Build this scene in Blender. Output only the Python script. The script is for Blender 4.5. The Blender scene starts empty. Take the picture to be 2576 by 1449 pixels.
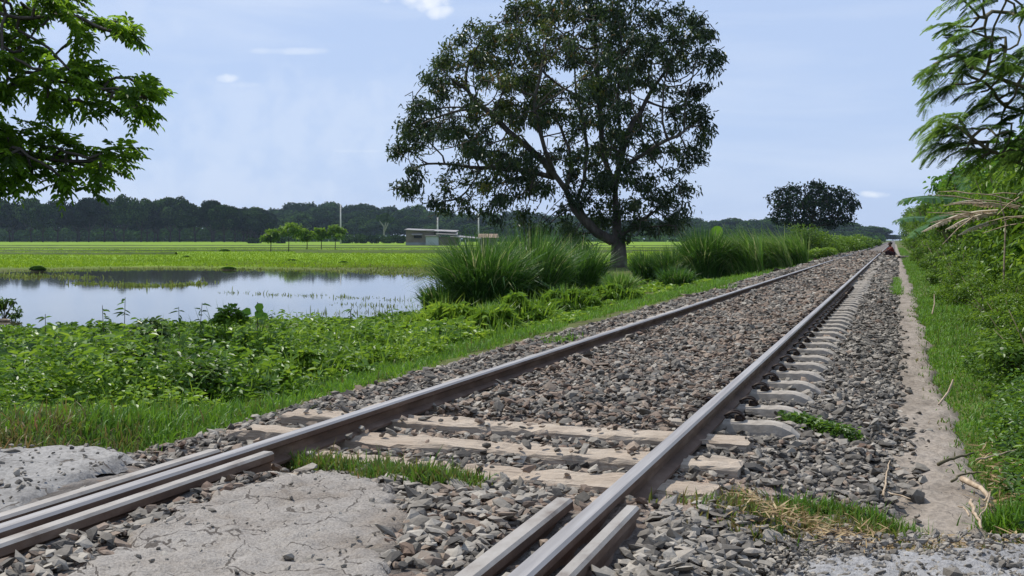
import bpy, bmesh, math, random
import numpy as np
from mathutils import Vector, Matrix

# ------------------------------------------------------------------ camera, light, exposure
SC = bpy.context.scene
COL = SC.collection
rng = np.random.default_rng(11)
random.seed(5)
CAMH = 0.905                     # eye height above the ballast top
YAW = math.radians(17.69)        # the camera looks left of the track
FV = 3018.7                      # focal length, measured on a 2576 px wide copy of the photograph
HOR = 604.0
CA, SA = math.cos(YAW), math.sin(YAW)

cd = bpy.data.cameras.new("camera")
cam = bpy.data.objects.new("camera", cd)
COL.objects.link(cam)
cam.location = (0, 0, CAMH)
cam.rotation_euler = (math.radians(90), 0, YAW)
cd.sensor_width = 36.0
cd.lens = 36.0 * FV / 2576.0
cd.shift_y = -(724.5 - HOR) / 2576.0
cd.clip_start = 0.05
cd.clip_end = 8000
SC.camera = cam

SUN_AZ, SUN_EL = math.radians(-74), math.radians(56)   # azimuth from +Y towards +X
world = bpy.data.worlds.new("World")
SC.world = world
world.use_nodes = True
sun_d = bpy.data.lights.new("sun", 'SUN')
sun_d.energy = 5.0
sun_d.angle = math.radians(0.5)
sun_d.color = (1.0, 0.955, 0.88)
sun = bpy.data.objects.new("sun", sun_d)
COL.objects.link(sun)
sdir = Vector((math.sin(SUN_AZ) * math.cos(SUN_EL), math.cos(SUN_AZ) * math.cos(SUN_EL), math.sin(SUN_EL)))
sun.rotation_euler = sdir.to_track_quat('Z', 'Y').to_euler()
SC.view_settings.view_transform = 'Standard'
SC.view_settings.look = 'None'
SC.view_settings.exposure = 0.0
SC.view_settings.gamma = 1.0
SC.view_settings.use_curve_mapping = False
SC.cycles.max_bounces = 7
SC.cycles.diffuse_bounces = 3
SC.cycles.glossy_bounces = 3
SC.cycles.transmission_bounces = 4
SC.cycles.volume_bounces = 0
SC.cycles.caustics_reflective = False
SC.cycles.caustics_refractive = False


def cdir(px, py):
    """direction of a point of the 2576 px photograph, in world axes"""
    xc, zc = (px - 1288) / FV, (HOR - py) / FV
    return Vector((xc * CA - SA, xc * SA + CA, zc)).normalized()


def build_world():
    nt = world.node_tree
    N, L = nt.nodes, nt.links
    N.clear()
    out = N.new('ShaderNodeOutputWorld')
    bg = N.new('ShaderNodeBackground')
    bg.inputs['Strength'].default_value = 0.100
    sky = N.new('ShaderNodeTexSky')
    sky.sky_type = 'NISHITA'
    sky.sun_disc = False
    sky.sun_elevation = SUN_EL
    sky.sun_rotation = SUN_AZ
    sky.altitude = 20
    sky.air_density = 1.0
    sky.dust_density = 0.6
    sky.ozone_density = 2.6
    tc = N.new('ShaderNodeTexCoord')
    mp = N.new('ShaderNodeMapping')
    mp.inputs['Scale'].default_value = (1.6, 1.6, 9.0)
    L.new(tc.outputs['Generated'], mp.inputs['Vector'])
    nz = N.new('ShaderNodeTexNoise')
    nz.inputs['Scale'].default_value = 2.3
    nz.inputs['Detail'].default_value = 7
    nz.inputs['Roughness'].default_value = 0.55
    nz.inputs['Distortion'].default_value = 0.5
    L.new(mp.outputs['Vector'], nz.inputs['Vector'])
    rp = N.new('ShaderNodeMapRange')
    rp.inputs['From Min'].default_value = 0.45
    rp.inputs['From Max'].default_value = 0.8
    rp.inputs['To Min'].default_value = 0.0
    rp.inputs['To Max'].default_value = 0.30
    L.new(nz.outputs['Fac'], rp.inputs['Value'])
    mask = rp.outputs['Result']
    fine = N.new('ShaderNodeTexNoise')
    fine.inputs['Scale'].default_value = 45
    fine.inputs['Detail'].default_value = 6
    L.new(tc.outputs['Generated'], fine.inputs['Vector'])
    # a few small clouds that stand in the sky: soft ellipses broken up by noise
    for (px, py, wx, wy, s) in ((1050, -12, 105, 34, 1.0), (1112, 30, 34, 18, .8), (1000, -8, 60, 12, .8), (572, 196, 26, 11, .6), (620, 213, 46, 9, .25),
                                (745, 128, 100, 9, .35), (2195, 489, 34, 9, .95), (900, 380, 80, 6, .3), (760, 330, 460, 150, .20), (420, 470, 500, 90, .22), (300, 40, 330, 60, .18)):
        d = cdir(px, py)
        right = Vector((CA, SA, 0))
        up = d.cross(right) * -1
        up = right.cross(d)
        dots = []
        for ax, w in ((right, wx / FV), (up, wy / FV)):
            sub = N.new('ShaderNodeVectorMath'); sub.operation = 'SUBTRACT'
            L.new(tc.outputs['Generated'], sub.inputs[0])
            sub.inputs[1].default_value = d
            dt = N.new('ShaderNodeVectorMath'); dt.operation = 'DOT_PRODUCT'
            L.new(sub.outputs[0], dt.inputs[0])
            dt.inputs[1].default_value = ax / w
            sq = N.new('ShaderNodeMath'); sq.operation = 'POWER'
            ab = N.new('ShaderNodeMath'); ab.operation = 'ABSOLUTE'
            L.new(dt.outputs['Value'], ab.inputs[0])
            L.new(ab.outputs[0], sq.inputs[0]); sq.inputs[1].default_value = 2
            dots.append(sq)
        add = N.new('ShaderNodeMath'); add.operation = 'ADD'
        L.new(dots[0].outputs[0], add.inputs[0]); L.new(dots[1].outputs[0], add.inputs[1])
        br = N.new('ShaderNodeMath'); br.operation = 'MULTIPLY_ADD'
        L.new(fine.outputs['Fac'], br.inputs[0]); br.inputs[1].default_value = 4.5; br.inputs[2].default_value = -2.1
        ad2 = N.new('ShaderNodeMath'); ad2.operation = 'ADD'
        L.new(add.outputs[0], ad2.inputs[0]); L.new(br.outputs[0], ad2.inputs[1])
        m = N.new('ShaderNodeMapRange')
        m.interpolation_type = 'SMOOTHSTEP'
        m.inputs['From Min'].default_value = -0.35; m.inputs['From Max'].default_value = 1.6
        m.inputs['To Min'].default_value = s; m.inputs['To Max'].default_value = 0
        L.new(ad2.outputs[0], m.inputs['Value'])
        # only in front
        mx = N.new('ShaderNodeMath'); mx.operation = 'MAXIMUM'
        L.new(mask, mx.inputs[0]); L.new(m.outputs['Result'], mx.inputs[1])
        mask = mx.outputs[0]
    mix = N.new('ShaderNodeMixRGB')
    L.new(mask, mix.inputs['Fac'])
    # thin high veil that pales the blue everywhere
    veil = N.new('ShaderNodeMixRGB')
    veil.inputs['Fac'].default_value = 0.84
    L.new(sky.outputs['Color'], veil.inputs['Color1'])
    veil.inputs['Color2'].default_value = (5.35, 6.75, 9.7, 1)
    L.new(veil.outputs['Color'], mix.inputs['Color1'])
    mix.inputs['Color2'].default_value = (9.4, 9.9, 10.6, 1)
    L.new(mix.outputs['Color'], bg.inputs['Color'])
    L.new(bg.outputs['Background'], out.inputs['Surface'])


build_world()

# ------------------------------------------------------------------ helpers


def at(px, py, zc):
    """point of the photograph at depth zc (metres along the view axis)"""
    xc, h = (px - 1288) / FV * zc, (HOR - py) / FV * zc
    return np.array((xc * CA - zc * SA, xc * SA + zc * CA, CAMH + h))


def gnd(px, py, z):
    """point of the photograph that lies at height z"""
    zc = FV * (CAMH - z) / (py - HOR)
    return at(px, py, zc)


def depth(x, y):
    return -x * SA + y * CA


_ph = rng.uniform(0, 6.28, (40,))
_di = rng.uniform(0, 6.28, (40,))


def sn(x, y, s, seed=0, oct=3):
    """smooth pseudo noise, about -1..1, feature size s"""
    t = 0
    a = 1.0
    tot = 0
    for o in range(oct):
        for k in range(3):
            i = (seed * 7 + o * 3 + k) % 40
            j = (i * 3 + 5) % 40
            f = (2 ** o) / s * (0.75 + 0.25 * k)
            t = t + a * np.sin((x * math.cos(_di[i]) + y * math.sin(_di[i])) * 6.283 * f + _ph[j] + 1.7 * np.sin((y * math.cos(_di[j]) - x * math.sin(_di[j])) * 2.6 * f + _ph[i]))
        tot += a * 1.7
        a *= 0.55
    return t / tot


def smooth(a, b, x):
    t = np.clip((x - a) / (b - a), 0, 1)
    return t * t * (3 - 2 * t)


def tag(o, label=None, cat=None, group=None, kind=None):
    if label: o['label'] = label
    if cat: o['category'] = cat
    if group: o['group'] = group
    if kind: o['kind'] = kind
    return o


def empty(name, loc=(0, 0, 0), rz=0.0):
    o = bpy.data.objects.new(name, None)
    COL.objects.link(o)
    o.location = [float(v) for v in loc]
    o.rotation_euler = (0, 0, rz)
    o.empty_display_size = 0.2
    return o


def link(name, me, parent=None):
    o = bpy.data.objects.new(name, me)
    COL.objects.link(o)
    if parent is not None: o.parent = parent
    return o


def copy_tree(o, parent=None, loc=None, rz=None, scale=None):
    c = o.copy()
    COL.objects.link(c)
    c.parent = parent
    if loc is not None: c.location = [float(v) for v in loc]
    if rz is not None: c.rotation_euler = (0, 0, rz)
    if scale is not None: c.scale = scale if hasattr(scale, '__len__') else (scale,) * 3
    for ch in [k for k in bpy.data.objects if k.parent == o]:
        copy_tree(ch, c)
    return c


class Geo:
    """collects numpy vertex and face blocks into ONE mesh"""
    def __init__(self):
        self.v, self.f, self.n, self.t, self.m, self.c = [], [], [], [], [], 0

    def add(self, v, f, tint=None, mi=0):
        v = np.asarray(v, dtype=np.float64).reshape(-1, 3)
        f = np.asarray(f, dtype=np.int64)
        self.v.append(v)
        self.f.append((f + self.c).ravel())
        self.n.append(np.full(len(f), f.shape[1], dtype=np.int64))
        self.m.append(np.full(len(f), mi, dtype=np.int64))
        if tint is None: tint = np.zeros(len(v))
        self.t.append(np.broadcast_to(np.asarray(tint, dtype=np.float64), (len(v),)))
        self.c += len(v)

    def build(self, name, mats, parent=None, smooth_shade=False):
        me = bpy.data.meshes.new(name)
        v = np.concatenate(self.v); f = np.concatenate(self.f); n = np.concatenate(self.n)
        me.vertices.add(len(v)); me.vertices.foreach_set('co', v.astype(np.float32).ravel())
        me.loops.add(len(f)); me.loops.foreach_set('vertex_index', f.astype(np.int32))
        me.polygons.add(len(n))
        st = np.concatenate(([0], np.cumsum(n)[:-1]))
        me.polygons.foreach_set('loop_start', st.astype(np.int32))
        me.polygons.foreach_set('loop_total', n.astype(np.int32))
        if not isinstance(mats, (list, tuple)): mats = [mats]
        for m in mats: me.materials.append(m)
        me.polygons.foreach_set('material_index', np.concatenate(self.m).astype(np.int32))
        me.polygons.foreach_set('use_smooth', np.full(len(n), smooth_shade, dtype=bool))
        a = me.attributes.new('tint', 'FLOAT', 'POINT')
        a.data.foreach_set('value', np.concatenate(self.t).astype(np.float32))
        me.update(calc_edges=True)
        return link(name, me, parent)


def norm(a):
    return a / np.maximum(np.linalg.norm(a, axis=-1, keepdims=True), 1e-9)


def runit(n):
    return norm(rng.normal(size=(n, 3)))


def leaves(g, pos, d, up, L, W, tint, fold=0.25, droop=0.15, mi=0):
    """pointed leaves: six vertices each, folded along the midrib"""
    n = len(pos)
    if n == 0: return
    d = norm(d)
    s = norm(np.cross(d, up))
    nn = np.cross(s, d)
    L = np.broadcast_to(np.asarray(L, float), (n,))[:, None]
    W = np.broadcast_to(np.asarray(W, float), (n,))[:, None]
    dz = np.array((0, 0, -1.0)) * droop * L
    v = np.stack([pos,
                  pos + d * L * .28 + s * W * .42 + nn * W * fold,
                  pos + d * L * .66 + s * W * .40 + nn * W * fold + dz * .45,
                  pos + d * L + dz,
                  pos + d * L * .66 - s * W * .40 + nn * W * fold + dz * .45,
                  pos + d * L * .28 - s * W * .42 + nn * W * fold], axis=1)
    b = np.arange(n)[:, None] * 6
    f = np.concatenate([b + np.array((0, 3, 2, 1)), b + np.array((0, 5, 4, 3))])
    g.add(v, f, np.repeat(np.broadcast_to(tint, (n,)), 6), mi)


def blades(g, pos, az, H, W, lean, tint, curl=0.6, mi=0):
    """grass blades of two segments and a tip"""
    n = len(pos)
    if n == 0: return
    H = np.broadcast_to(np.asarray(H, float), (n,)); W = np.broadcast_to(np.asarray(W, float), (n,))
    lean = np.broadcast_to(np.asarray(lean, float), (n,))
    o = np.stack([np.cos(az), np.sin(az), np.zeros(n)], 1)
    fa = az + rng.uniform(-1.3, 1.3, n)
    s = np.stack([-np.sin(fa), np.cos(fa), np.zeros(n)], 1)
    up = np.array((0, 0, 1.0))
    P = [pos]
    ang = [lean * .45, lean * 1.0, lean * (1 + curl)]
    for k, a in enumerate(ang):
        a = np.minimum(a, 2.2)
        P.append(P[-1] + (o * np.sin(a)[:, None] + up * np.cos(a)[:, None]) * (H / 3)[:, None])
    w = (W / 2)[:, None]
    v = np.stack([P[0] - s * w * .8, P[0] + s * w * .8, P[1] - s * w, P[1] + s * w, P[2] - s * w * .7, P[2] + s * w * .7, P[3]], 1)
    b = np.arange(n)[:, None] * 7
    t = np.repeat(np.broadcast_to(tint, (n,)), 7)
    c0 = g.c
    g.add(v, np.concatenate([b + np.array((0, 1, 3, 2)), b + np.array((2, 3, 5, 4))]), t, mi)
    # the tip triangles use the same vertices
    g.f.append(((b + np.array((4, 5, 6))) + c0).ravel())
    g.n.append(np.full(n, 3)); g.m.append(np.full(n, mi))


def tube(g, pts, rad, sides=6, tint=0.0, mi=0, cap=True):
    pts = np.asarray(pts, float); rad = np.broadcast_to(np.asarray(rad, float), (len(pts),))
    t = norm(np.gradient(pts, axis=0))
    ref = np.array((0, 0, 1.0)) if abs(t[0, 2]) < .9 else np.array((1.0, 0, 0))
    a = norm(np.cross(t, ref)); b = np.cross(t, a)
    th = np.arange(sides) / sides * 2 * math.pi
    ring = pts[:, None] + (a[:, None] * np.cos(th)[None, :, None] + b[:, None] * np.sin(th)[None, :, None]) * rad[:, None, None]
    f = []
    for i in range(len(pts) - 1):
        for k in range(sides):
            f.append((i * sides + k, i * sides + (k + 1) % sides, (i + 1) * sides + (k + 1) % sides, (i + 1) * sides + k))
    c0 = g.c
    g.add(ring, f, tint, mi)
    if cap:
        for r0, rev in ((0, True), ((len(pts) - 1) * sides, False)):
            idx = np.arange(sides) + r0 + c0
            g.f.append(idx[::-1] if rev else idx); g.n.append(np.array([sides])); g.m.append(np.array([mi]))


def box(g, lo, hi, tint=0.0, mi=0, M=None):
    x0, y0, z0 = lo; x1, y1, z1 = hi
    v = np.array([(x0, y0, z0), (x1, y0, z0), (x1, y1, z0), (x0, y1, z0), (x0, y0, z1), (x1, y0, z1), (x1, y1, z1), (x0, y1, z1)], float)
    if M is not None: v = v @ np.array(M.to_3x3()).T + np.array(M.translation)
    g.add(v, [(0, 3, 2, 1), (4, 5, 6, 7), (0, 1, 5, 4), (1, 2, 6, 5), (2, 3, 7, 6), (3, 0, 4, 7)], tint, mi)


def extrude_profile(g, prof, y0, y1, x, mis=None, seg=1):
    """closed profile (x,z) pushed along y"""
    n = len(prof)
    ys = np.linspace(y0, y1, seg + 1)
    v = np.array([(x + p[0], y, p[1]) for y in ys for p in prof], float)
    for k in range(n):
        f = [(i * n + k, i * n + (k + 1) % n, (i + 1) * n + (k + 1) % n, (i + 1) * n + k) for i in range(seg)]
        if k == 0:
            c0 = g.c
            g.add(v, f, 0.0, mis[k] if mis else 0)
        else:
            ff = np.array(f) + c0
            g.f.append(ff.ravel()); g.n.append(np.full(len(f), 4)); g.m.append(np.full(len(f), mis[k] if mis else 0))
    for st, rev in ((0, False), (seg * n, True)):
        idx = np.arange(n) + st + c0
        g.f.append(idx[::-1] if rev else idx); g.n.append(np.array([n])); g.m.append(np.array([0]))


def inside(poly, x, y):
    poly = np.asarray(poly, float)
    r = np.zeros(np.shape(x), bool)
    n = len(poly)
    for i in range(n):
        x1, y1 = poly[i][:2]; x2, y2 = poly[(i + 1) % n][:2]
        c = ((y1 > y) != (y2 > y))
        with np.errstate(divide='ignore', invalid='ignore'):
            xi = (x2 - x1) * (y - y1) / (y2 - y1 if y2 != y1 else 1e-12) + x1
        r ^= c & (x < xi)
    return r


def sdist(poly, x, y):
    """signed distance, positive inside"""
    poly = np.asarray(poly, float)
    d = np.full(np.shape(x), 1e9)
    n = len(poly)
    for i in range(n):
        a = poly[i][:2]; b = poly[(i + 1) % n][:2]
        ab = b - a
        t = np.clip(((x - a[0]) * ab[0] + (y - a[1]) * ab[1]) / max(ab @ ab, 1e-12), 0, 1)
        d = np.minimum(d, np.hypot(x - a[0] - t * ab[0], y - a[1] - t * ab[1]))
    return np.where(inside(poly, x, y), d, -d)


# ------------------------------------------------------------------ materials
def nodes(name):
    m = bpy.data.materials.new(name)
    m.use_nodes = True
    nt = m.node_tree
    return m, nt, nt.nodes, nt.links, nt.nodes['Principled BSDF'], nt.nodes['Material Output']


def ramp(N, L, src, stops):
    r = N.new('ShaderNodeValToRGB')
    cr = r.color_ramp
    while len(cr.elements) < len(stops): cr.elements.new(0.5)
    for e, (p, c) in zip(cr.elements, stops):
        e.position = p; e.color = (c[0], c[1], c[2], 1)
    L.new(src, r.inputs['Fac'])
    return r.outputs['Color']


def noise(N, L, scale, detail=4, rough=.55, vec=None, stretch=None, dist=0.0):
    n = N.new('ShaderNodeTexNoise')
    n.inputs['Scale'].default_value = scale; n.inputs['Detail'].default_value = detail
    n.inputs['Roughness'].default_value = rough; n.inputs['Distortion'].default_value = dist
    if vec is not None:
        if stretch:
            mp = N.new('ShaderNodeMapping'); mp.inputs['Scale'].default_value = stretch
            L.new(vec, mp.inputs['Vector']); vec = mp.outputs['Vector']
        L.new(vec, n.inputs['Vector'])
    return n.outputs['Fac']


def geo_pos(N):
    return N.new('ShaderNodeNewGeometry').outputs['Position']


def bump(N, L, h, bsdf, strength=.5, dist=.02):
    b = N.new('ShaderNodeBump')
    b.inputs['Strength'].default_value = strength; b.inputs['Distance'].default_value = dist
    L.new(h, b.inputs['Height']); L.new(b.outputs['Normal'], bsdf.inputs['Normal'])


def leaf_mat(name, stops, rough=.45, trans=.35, spec=.4, each=0.0):
    """leaf: glossy skin that lets some light through; colour picked per leaf by the tint value"""
    m, nt, N, L, B, O = nodes(name)
    a = N.new('ShaderNodeAttribute'); a.attribute_name = 'tint'
    fac = a.outputs['Fac']
    if each:                       # every tree has its own shade of green
        oi = N.new('ShaderNodeObjectInfo')
        ma = N.new('ShaderNodeMath'); ma.operation = 'MULTIPLY_ADD'
        L.new(oi.outputs['Random'], ma.inputs[0]); ma.inputs[1].default_value = each
        sb = N.new('ShaderNodeMath'); sb.operation = 'ADD'; sb.inputs[1].default_value = -each / 2
        L.new(fac, sb.inputs[0]); L.new(sb.outputs[0], ma.inputs[2])
        fac = ma.outputs[0]
    c = ramp(N, L, fac, stops)
    L.new(c, B.inputs['Base Color'])
    B.inputs['Roughness'].default_value = rough
    B.inputs['Specular IOR Level'].default_value = spec
    tr = N.new('ShaderNodeBsdfTranslucent')
    hs = N.new('ShaderNodeHueSaturation'); hs.inputs['Value'].default_value = 1.5; hs.inputs['Hue'].default_value = .485
    L.new(c, hs.inputs['Color']); L.new(hs.outputs['Color'], tr.inputs['Color'])
    mx = N.new('ShaderNodeMixShader'); mx.inputs['Fac'].default_value = trans
    L.new(B.outputs['BSDF'], mx.inputs[1]); L.new(tr.outputs['BSDF'], mx.inputs[2])
    L.new(mx.outputs['Shader'], O.inputs['Surface'])
    return m


def noise_mat(name, stops, scale, rough=.85, bscale=None, bstr=.4, bdist=.01, stretch=None, detail=5, metal=0.0, obj=True, spec=.3):
    m, nt, N, L, B, O = nodes(name)
    if obj:
        vec = N.new('ShaderNodeTexCoord').outputs['Object']
    else:
        vec = geo_pos(N)
    f = noise(N, L, scale, detail, .6, vec, stretch)
    L.new(ramp(N, L, f, stops), B.inputs['Base Color'])
    B.inputs['Roughness'].default_value = rough
    B.inputs['Metallic'].default_value = metal
    B.inputs['Specular IOR Level'].default_value = spec
    if bscale:
        bump(N, L, noise(N, L, bscale, 5, .6, vec, stretch), B, bstr, bdist)
    return m


M = {}
M['hedge_leaf'] = leaf_mat('hedge_leaf', [(0, (.03, .07, .008)), (.5, (.09, .18, .014)), (1, (.18, .30, .024))], .42, .45)
M['big_leaf'] = leaf_mat('big_leaf', [(0, (.03, .09, .008)), (.6, (.085, .21, .014)), (1, (.16, .33, .025))], .5, .4)
M['mango_leaf'] = leaf_mat('mango_leaf', [(0, (.010, .024, .006)), (.55, (.026, .054, .010)), (.86, (.075, .115, .014)), (1, (.19, .12, .03))], .42, .26, .4)
M['far_leaf'] = leaf_mat('far_leaf', [(0, (.006, .014, .008)), (.5, (.016, .034, .012)), (1, (.055, .10, .022))], .9, .06, .0, .6)
M['wood_leaf'] = leaf_mat('wood_leaf', [(0, (.008, .020, .009)), (.5, (.024, .052, .014)), (1, (.065, .12, .024))], .9, .06, .0, .6)
M['rain_leaf'] = leaf_mat('rain_leaf', [(0, (.045, .10, .008)), (.5, (.105, .21, .013)), (1, (.18, .31, .02))], .45, .68, .35)
M['feather_leaf'] = leaf_mat('feather_leaf', [(0, (.045, .10, .02)), (.6, (.10, .19, .028)), (1, (.17, .28, .04))], .5, .6)
M['weed_leaf'] = leaf_mat('weed_leaf', [(0, (.022, .055, .008)), (.45, (.075, .165, .014)), (.8, (.135, .25, .020)), (1, (.21, .33, .03))], .45, .40, .5)
M['creeper_leaf'] = leaf_mat('creeper_leaf', [(0, (.03, .06, .015)), (.5, (.085, .15, .032)), (1, (.19, .28, .07))], .40, .30, .6)
M['grass'] = leaf_mat('grass', [(0, (.20, .13, .055)), (.2, (.13, .13, .03)), (.45, (.07, .17, .015)), (1, (.15, .31, .02))], .55, .35)
M['tall_grass'] = leaf_mat('tall_grass', [(0, (.018, .05, .010)), (.5, (.045, .125, .015)), (.85, (.11, .23, .03)), (1, (.30, .33, .14))], .45, .36)
M['rice'] = leaf_mat('rice', [(0, (.10, .17, .012)), (.5, (.145, .25, .012)), (1, (.21, .31, .02))], .7, .4, .1)
M['straw'] = leaf_mat('straw', [(0, (.15, .09, .04)), (.5, (.33, .24, .12)), (1, (.55, .45, .27))], .7, .15, .2)
M['banana_leaf'] = leaf_mat('banana_leaf', [(0, (.03, .09, .02)), (.6, (.07, .17, .03)), (1, (.15, .27, .06))], .35, .3, .5)
M['banana_dry'] = leaf_mat('banana_dry', [(0, (.20, .14, .08)), (.6, (.42, .34, .22)), (1, (.62, .55, .42))], .7, .2, .2)
M['reed'] = leaf_mat('reed', [(0, (.10, .10, .03)), (.5, (.13, .19, .03)), (1, (.26, .32, .08))], .6, .3, .2)

M['bark'] = noise_mat('bark', [(.3, (.035, .028, .022)), (.6, (.09, .075, .06)), (.8, (.18, .16, .13))], 3.0, .9, 9, .8, .05, (1, 1, .35))
M['far_bark'] = noise_mat('far_bark', [(.3, (.02, .018, .015)), (.7, (.05, .042, .035))], 1.0, .9)
M['pale_bark'] = noise_mat('pale_bark', [(.3, (.20, .19, .17)), (.7, (.36, .34, .31))], 1.0, .9)
M['twig'] = noise_mat('twig', [(.3, (.05, .045, .025)), (.7, (.14, .12, .06))], 12, .85)
M['dry_stick'] = noise_mat('dry_stick', [(.3, (.22, .15, .09)), (.7, (.50, .40, .28))], 25, .8, 60, .5, .004)
M['concrete'] = noise_mat('concrete', [(.25, (.17, .148, .12)), (.5, (.33, .295, .25)), (.8, (.44, .40, .345))], 9, .9, 60, .5, .004)
M['steel_clip'] = noise_mat('steel_clip', [(.3, (.02, .014, .010)), (.7, (.06, .04, .03))], 30, .6, metal=.4)
M['pole'] = noise_mat('pole', [(.3, (.42, .40, .37)), (.7, (.6, .58, .54))], 1.5, .85)
M['soil'] = noise_mat('soil', [(.3, (.035, .028, .018)), (.7, (.08, .065, .04))], 3, .95, 12, .8, .03)


def timber_mat():
    m, nt, N, L, B, O = nodes('timber')
    vec = N.new('ShaderNodeTexCoord').outputs['Object']
    f = noise(N, L, 6, 6, .65, vec, (.5, 9, 9), .6)
    g = noise(N, L, 2.2, 4, .6, vec)
    c1 = ramp(N, L, f, [(.25, (.14, .105, .075)), (.42, (.36, .295, .225)), (.8, (.52, .445, .35))])
    c2 = ramp(N, L, g, [(.4, (.30, .22, .155)), (.65, (.46, .39, .31))])
    mx = N.new('ShaderNodeMixRGB'); mx.inputs['Fac'].default_value = .4
    L.new(c1, mx.inputs['Color1']); L.new(c2, mx.inputs['Color2'])
    L.new(mx.outputs['Color'], B.inputs['Base Color'])
    B.inputs['Roughness'].default_value = .92
    bump(N, L, f, B, .9, .02)
    return m


M['timber'] = timber_mat()


def steel_mats():
    # running surface: polished by wheels
    m, nt, N, L, B, O = nodes('rail_top')
    vec = geo_pos(N)
    f = noise(N, L, 3, 5, .6, vec, (12, .35, 12))
    L.new(ramp(N, L, f, [(.3, (.22, .20, .185)), (.7, (.38, .36, .34))]), B.inputs['Base Color'])
    B.inputs['Metallic'].default_value = .22
    L.new(ramp(N, L, noise(N, L, 10, 4, .6, vec, (8, .4, 8)), [(.3, (.42, .42, .42)), (.7, (.58, .58, .58))]), B.inputs['Roughness'])
    a = m
    m, nt, N, L, B, O = nodes('rail_side')
    vec = geo_pos(N)
    f = noise(N, L, 5, 6, .65, vec, (1, .6, 2.2))
    L.new(ramp(N, L, f, [(.25, (.035, .018, .010)), (.5, (.105, .060, .036)), (.75, (.20, .14, .098))]), B.inputs['Base Color'])
    B.inputs['Roughness'].default_value = .8
    bump(N, L, noise(N, L, 60, 4, .6, vec), B, .3, .004)
    b = m
    m, nt, N, L, B, O = nodes('guard_top')
    vec = geo_pos(N)
    f = noise(N, L, 7, 6, .6, vec, (1.5, .7, 1))
    L.new(ramp(N, L, f, [(.25, (.13, .10, .08)), (.45, (.27, .245, .215)), (.8, (.38, .355, .325))]), B.inputs['Base Color'])
    B.inputs['Roughness'].default_value = .7
    B.inputs['Metallic'].default_value = .15
    bump(N, L, noise(N, L, 40, 5, .6, vec), B, .35, .004)
    return a, b, m


M['rail_top'], M['rail_side'], M['guard_top'] = steel_mats()


def stone_mat():
    m, nt, N, L, B, O = nodes('ballast_stone')
    a = N.new('ShaderNodeAttribute'); a.attribute_name = 'tint'
    c = ramp(N, L, a.outputs['Fac'], [(0, (.055, .049, .041)), (.35, (.155, .137, .112)), (.62, (.37, .335, .28)), (.70, (.15, .108, .078)), (.88, (.30, .23, .17)), (1, (.12, .07, .045))])
    vec = geo_pos(N)
    f = noise(N, L, 45, 5, .65, vec)
    mx = N.new('ShaderNodeMixRGB'); mx.blend_type = 'MULTIPLY'; mx.inputs['Fac'].default_value = .7
    L.new(c, mx.inputs['Color1'])
    L.new(ramp(N, L, f, [(.3, (.55, .53, .5)), (.65, (1, 1, 1))]), mx.inputs['Color2'])
    L.new(mx.outputs['Color'], B.inputs['Base Color'])
    B.inputs['Roughness'].default_value = .85
    bump(N, L, noise(N, L, 140, 4, .6, vec), B, .5, .004)
    return m


M['stone'] = stone_mat()


def bed_mat():
    m, nt, N, L, B, O = nodes('ballast_bed')
    vec = geo_pos(N)
    a = N.new('ShaderNodeAttribute'); a.attribute_name = 'tint'
    vo = N.new('ShaderNodeTexVoronoi'); vo.inputs['Scale'].default_value = 19
    L.new(vec, vo.inputs['Vector'])
    sep = N.new('ShaderNodeSeparateColor'); L.new(vo.outputs['Color'], sep.inputs['Color'])
    c = ramp(N, L, sep.outputs['Red'], [(0, (.03, .028, .025)), (.5, (.09, .083, .075)), (.8, (.18, .17, .155)), (1, (.11, .075, .055))])  # kept dark: shade of the gaps between stones put into the colour
    dirt = ramp(N, L, noise(N, L, 14, 6, .65, vec), [(.3, (.20, .135, .095)), (.6, (.36, .275, .21)), (.8, (.44, .35, .27))])
    mx = N.new('ShaderNodeMixRGB'); L.new(a.outputs['Fac'], mx.inputs['Fac'])
    L.new(c, mx.inputs['Color1']); L.new(dirt, mx.inputs['Color2'])
    L.new(mx.outputs['Color'], B.inputs['Base Color'])
    B.inputs['Roughness'].default_value = .92
    hm = N.new('ShaderNodeMath'); hm.operation = 'MULTIPLY_ADD'
    L.new(vo.outputs['Distance'], hm.inputs[0]); hm.inputs[1].default_value = -1; L.new(noise(N, L, 60, 4, .6, vec), hm.inputs[2])
    bump(N, L, hm.outputs[0], B, .8, .03)
    return m


M['bed'] = bed_mat()


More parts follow.
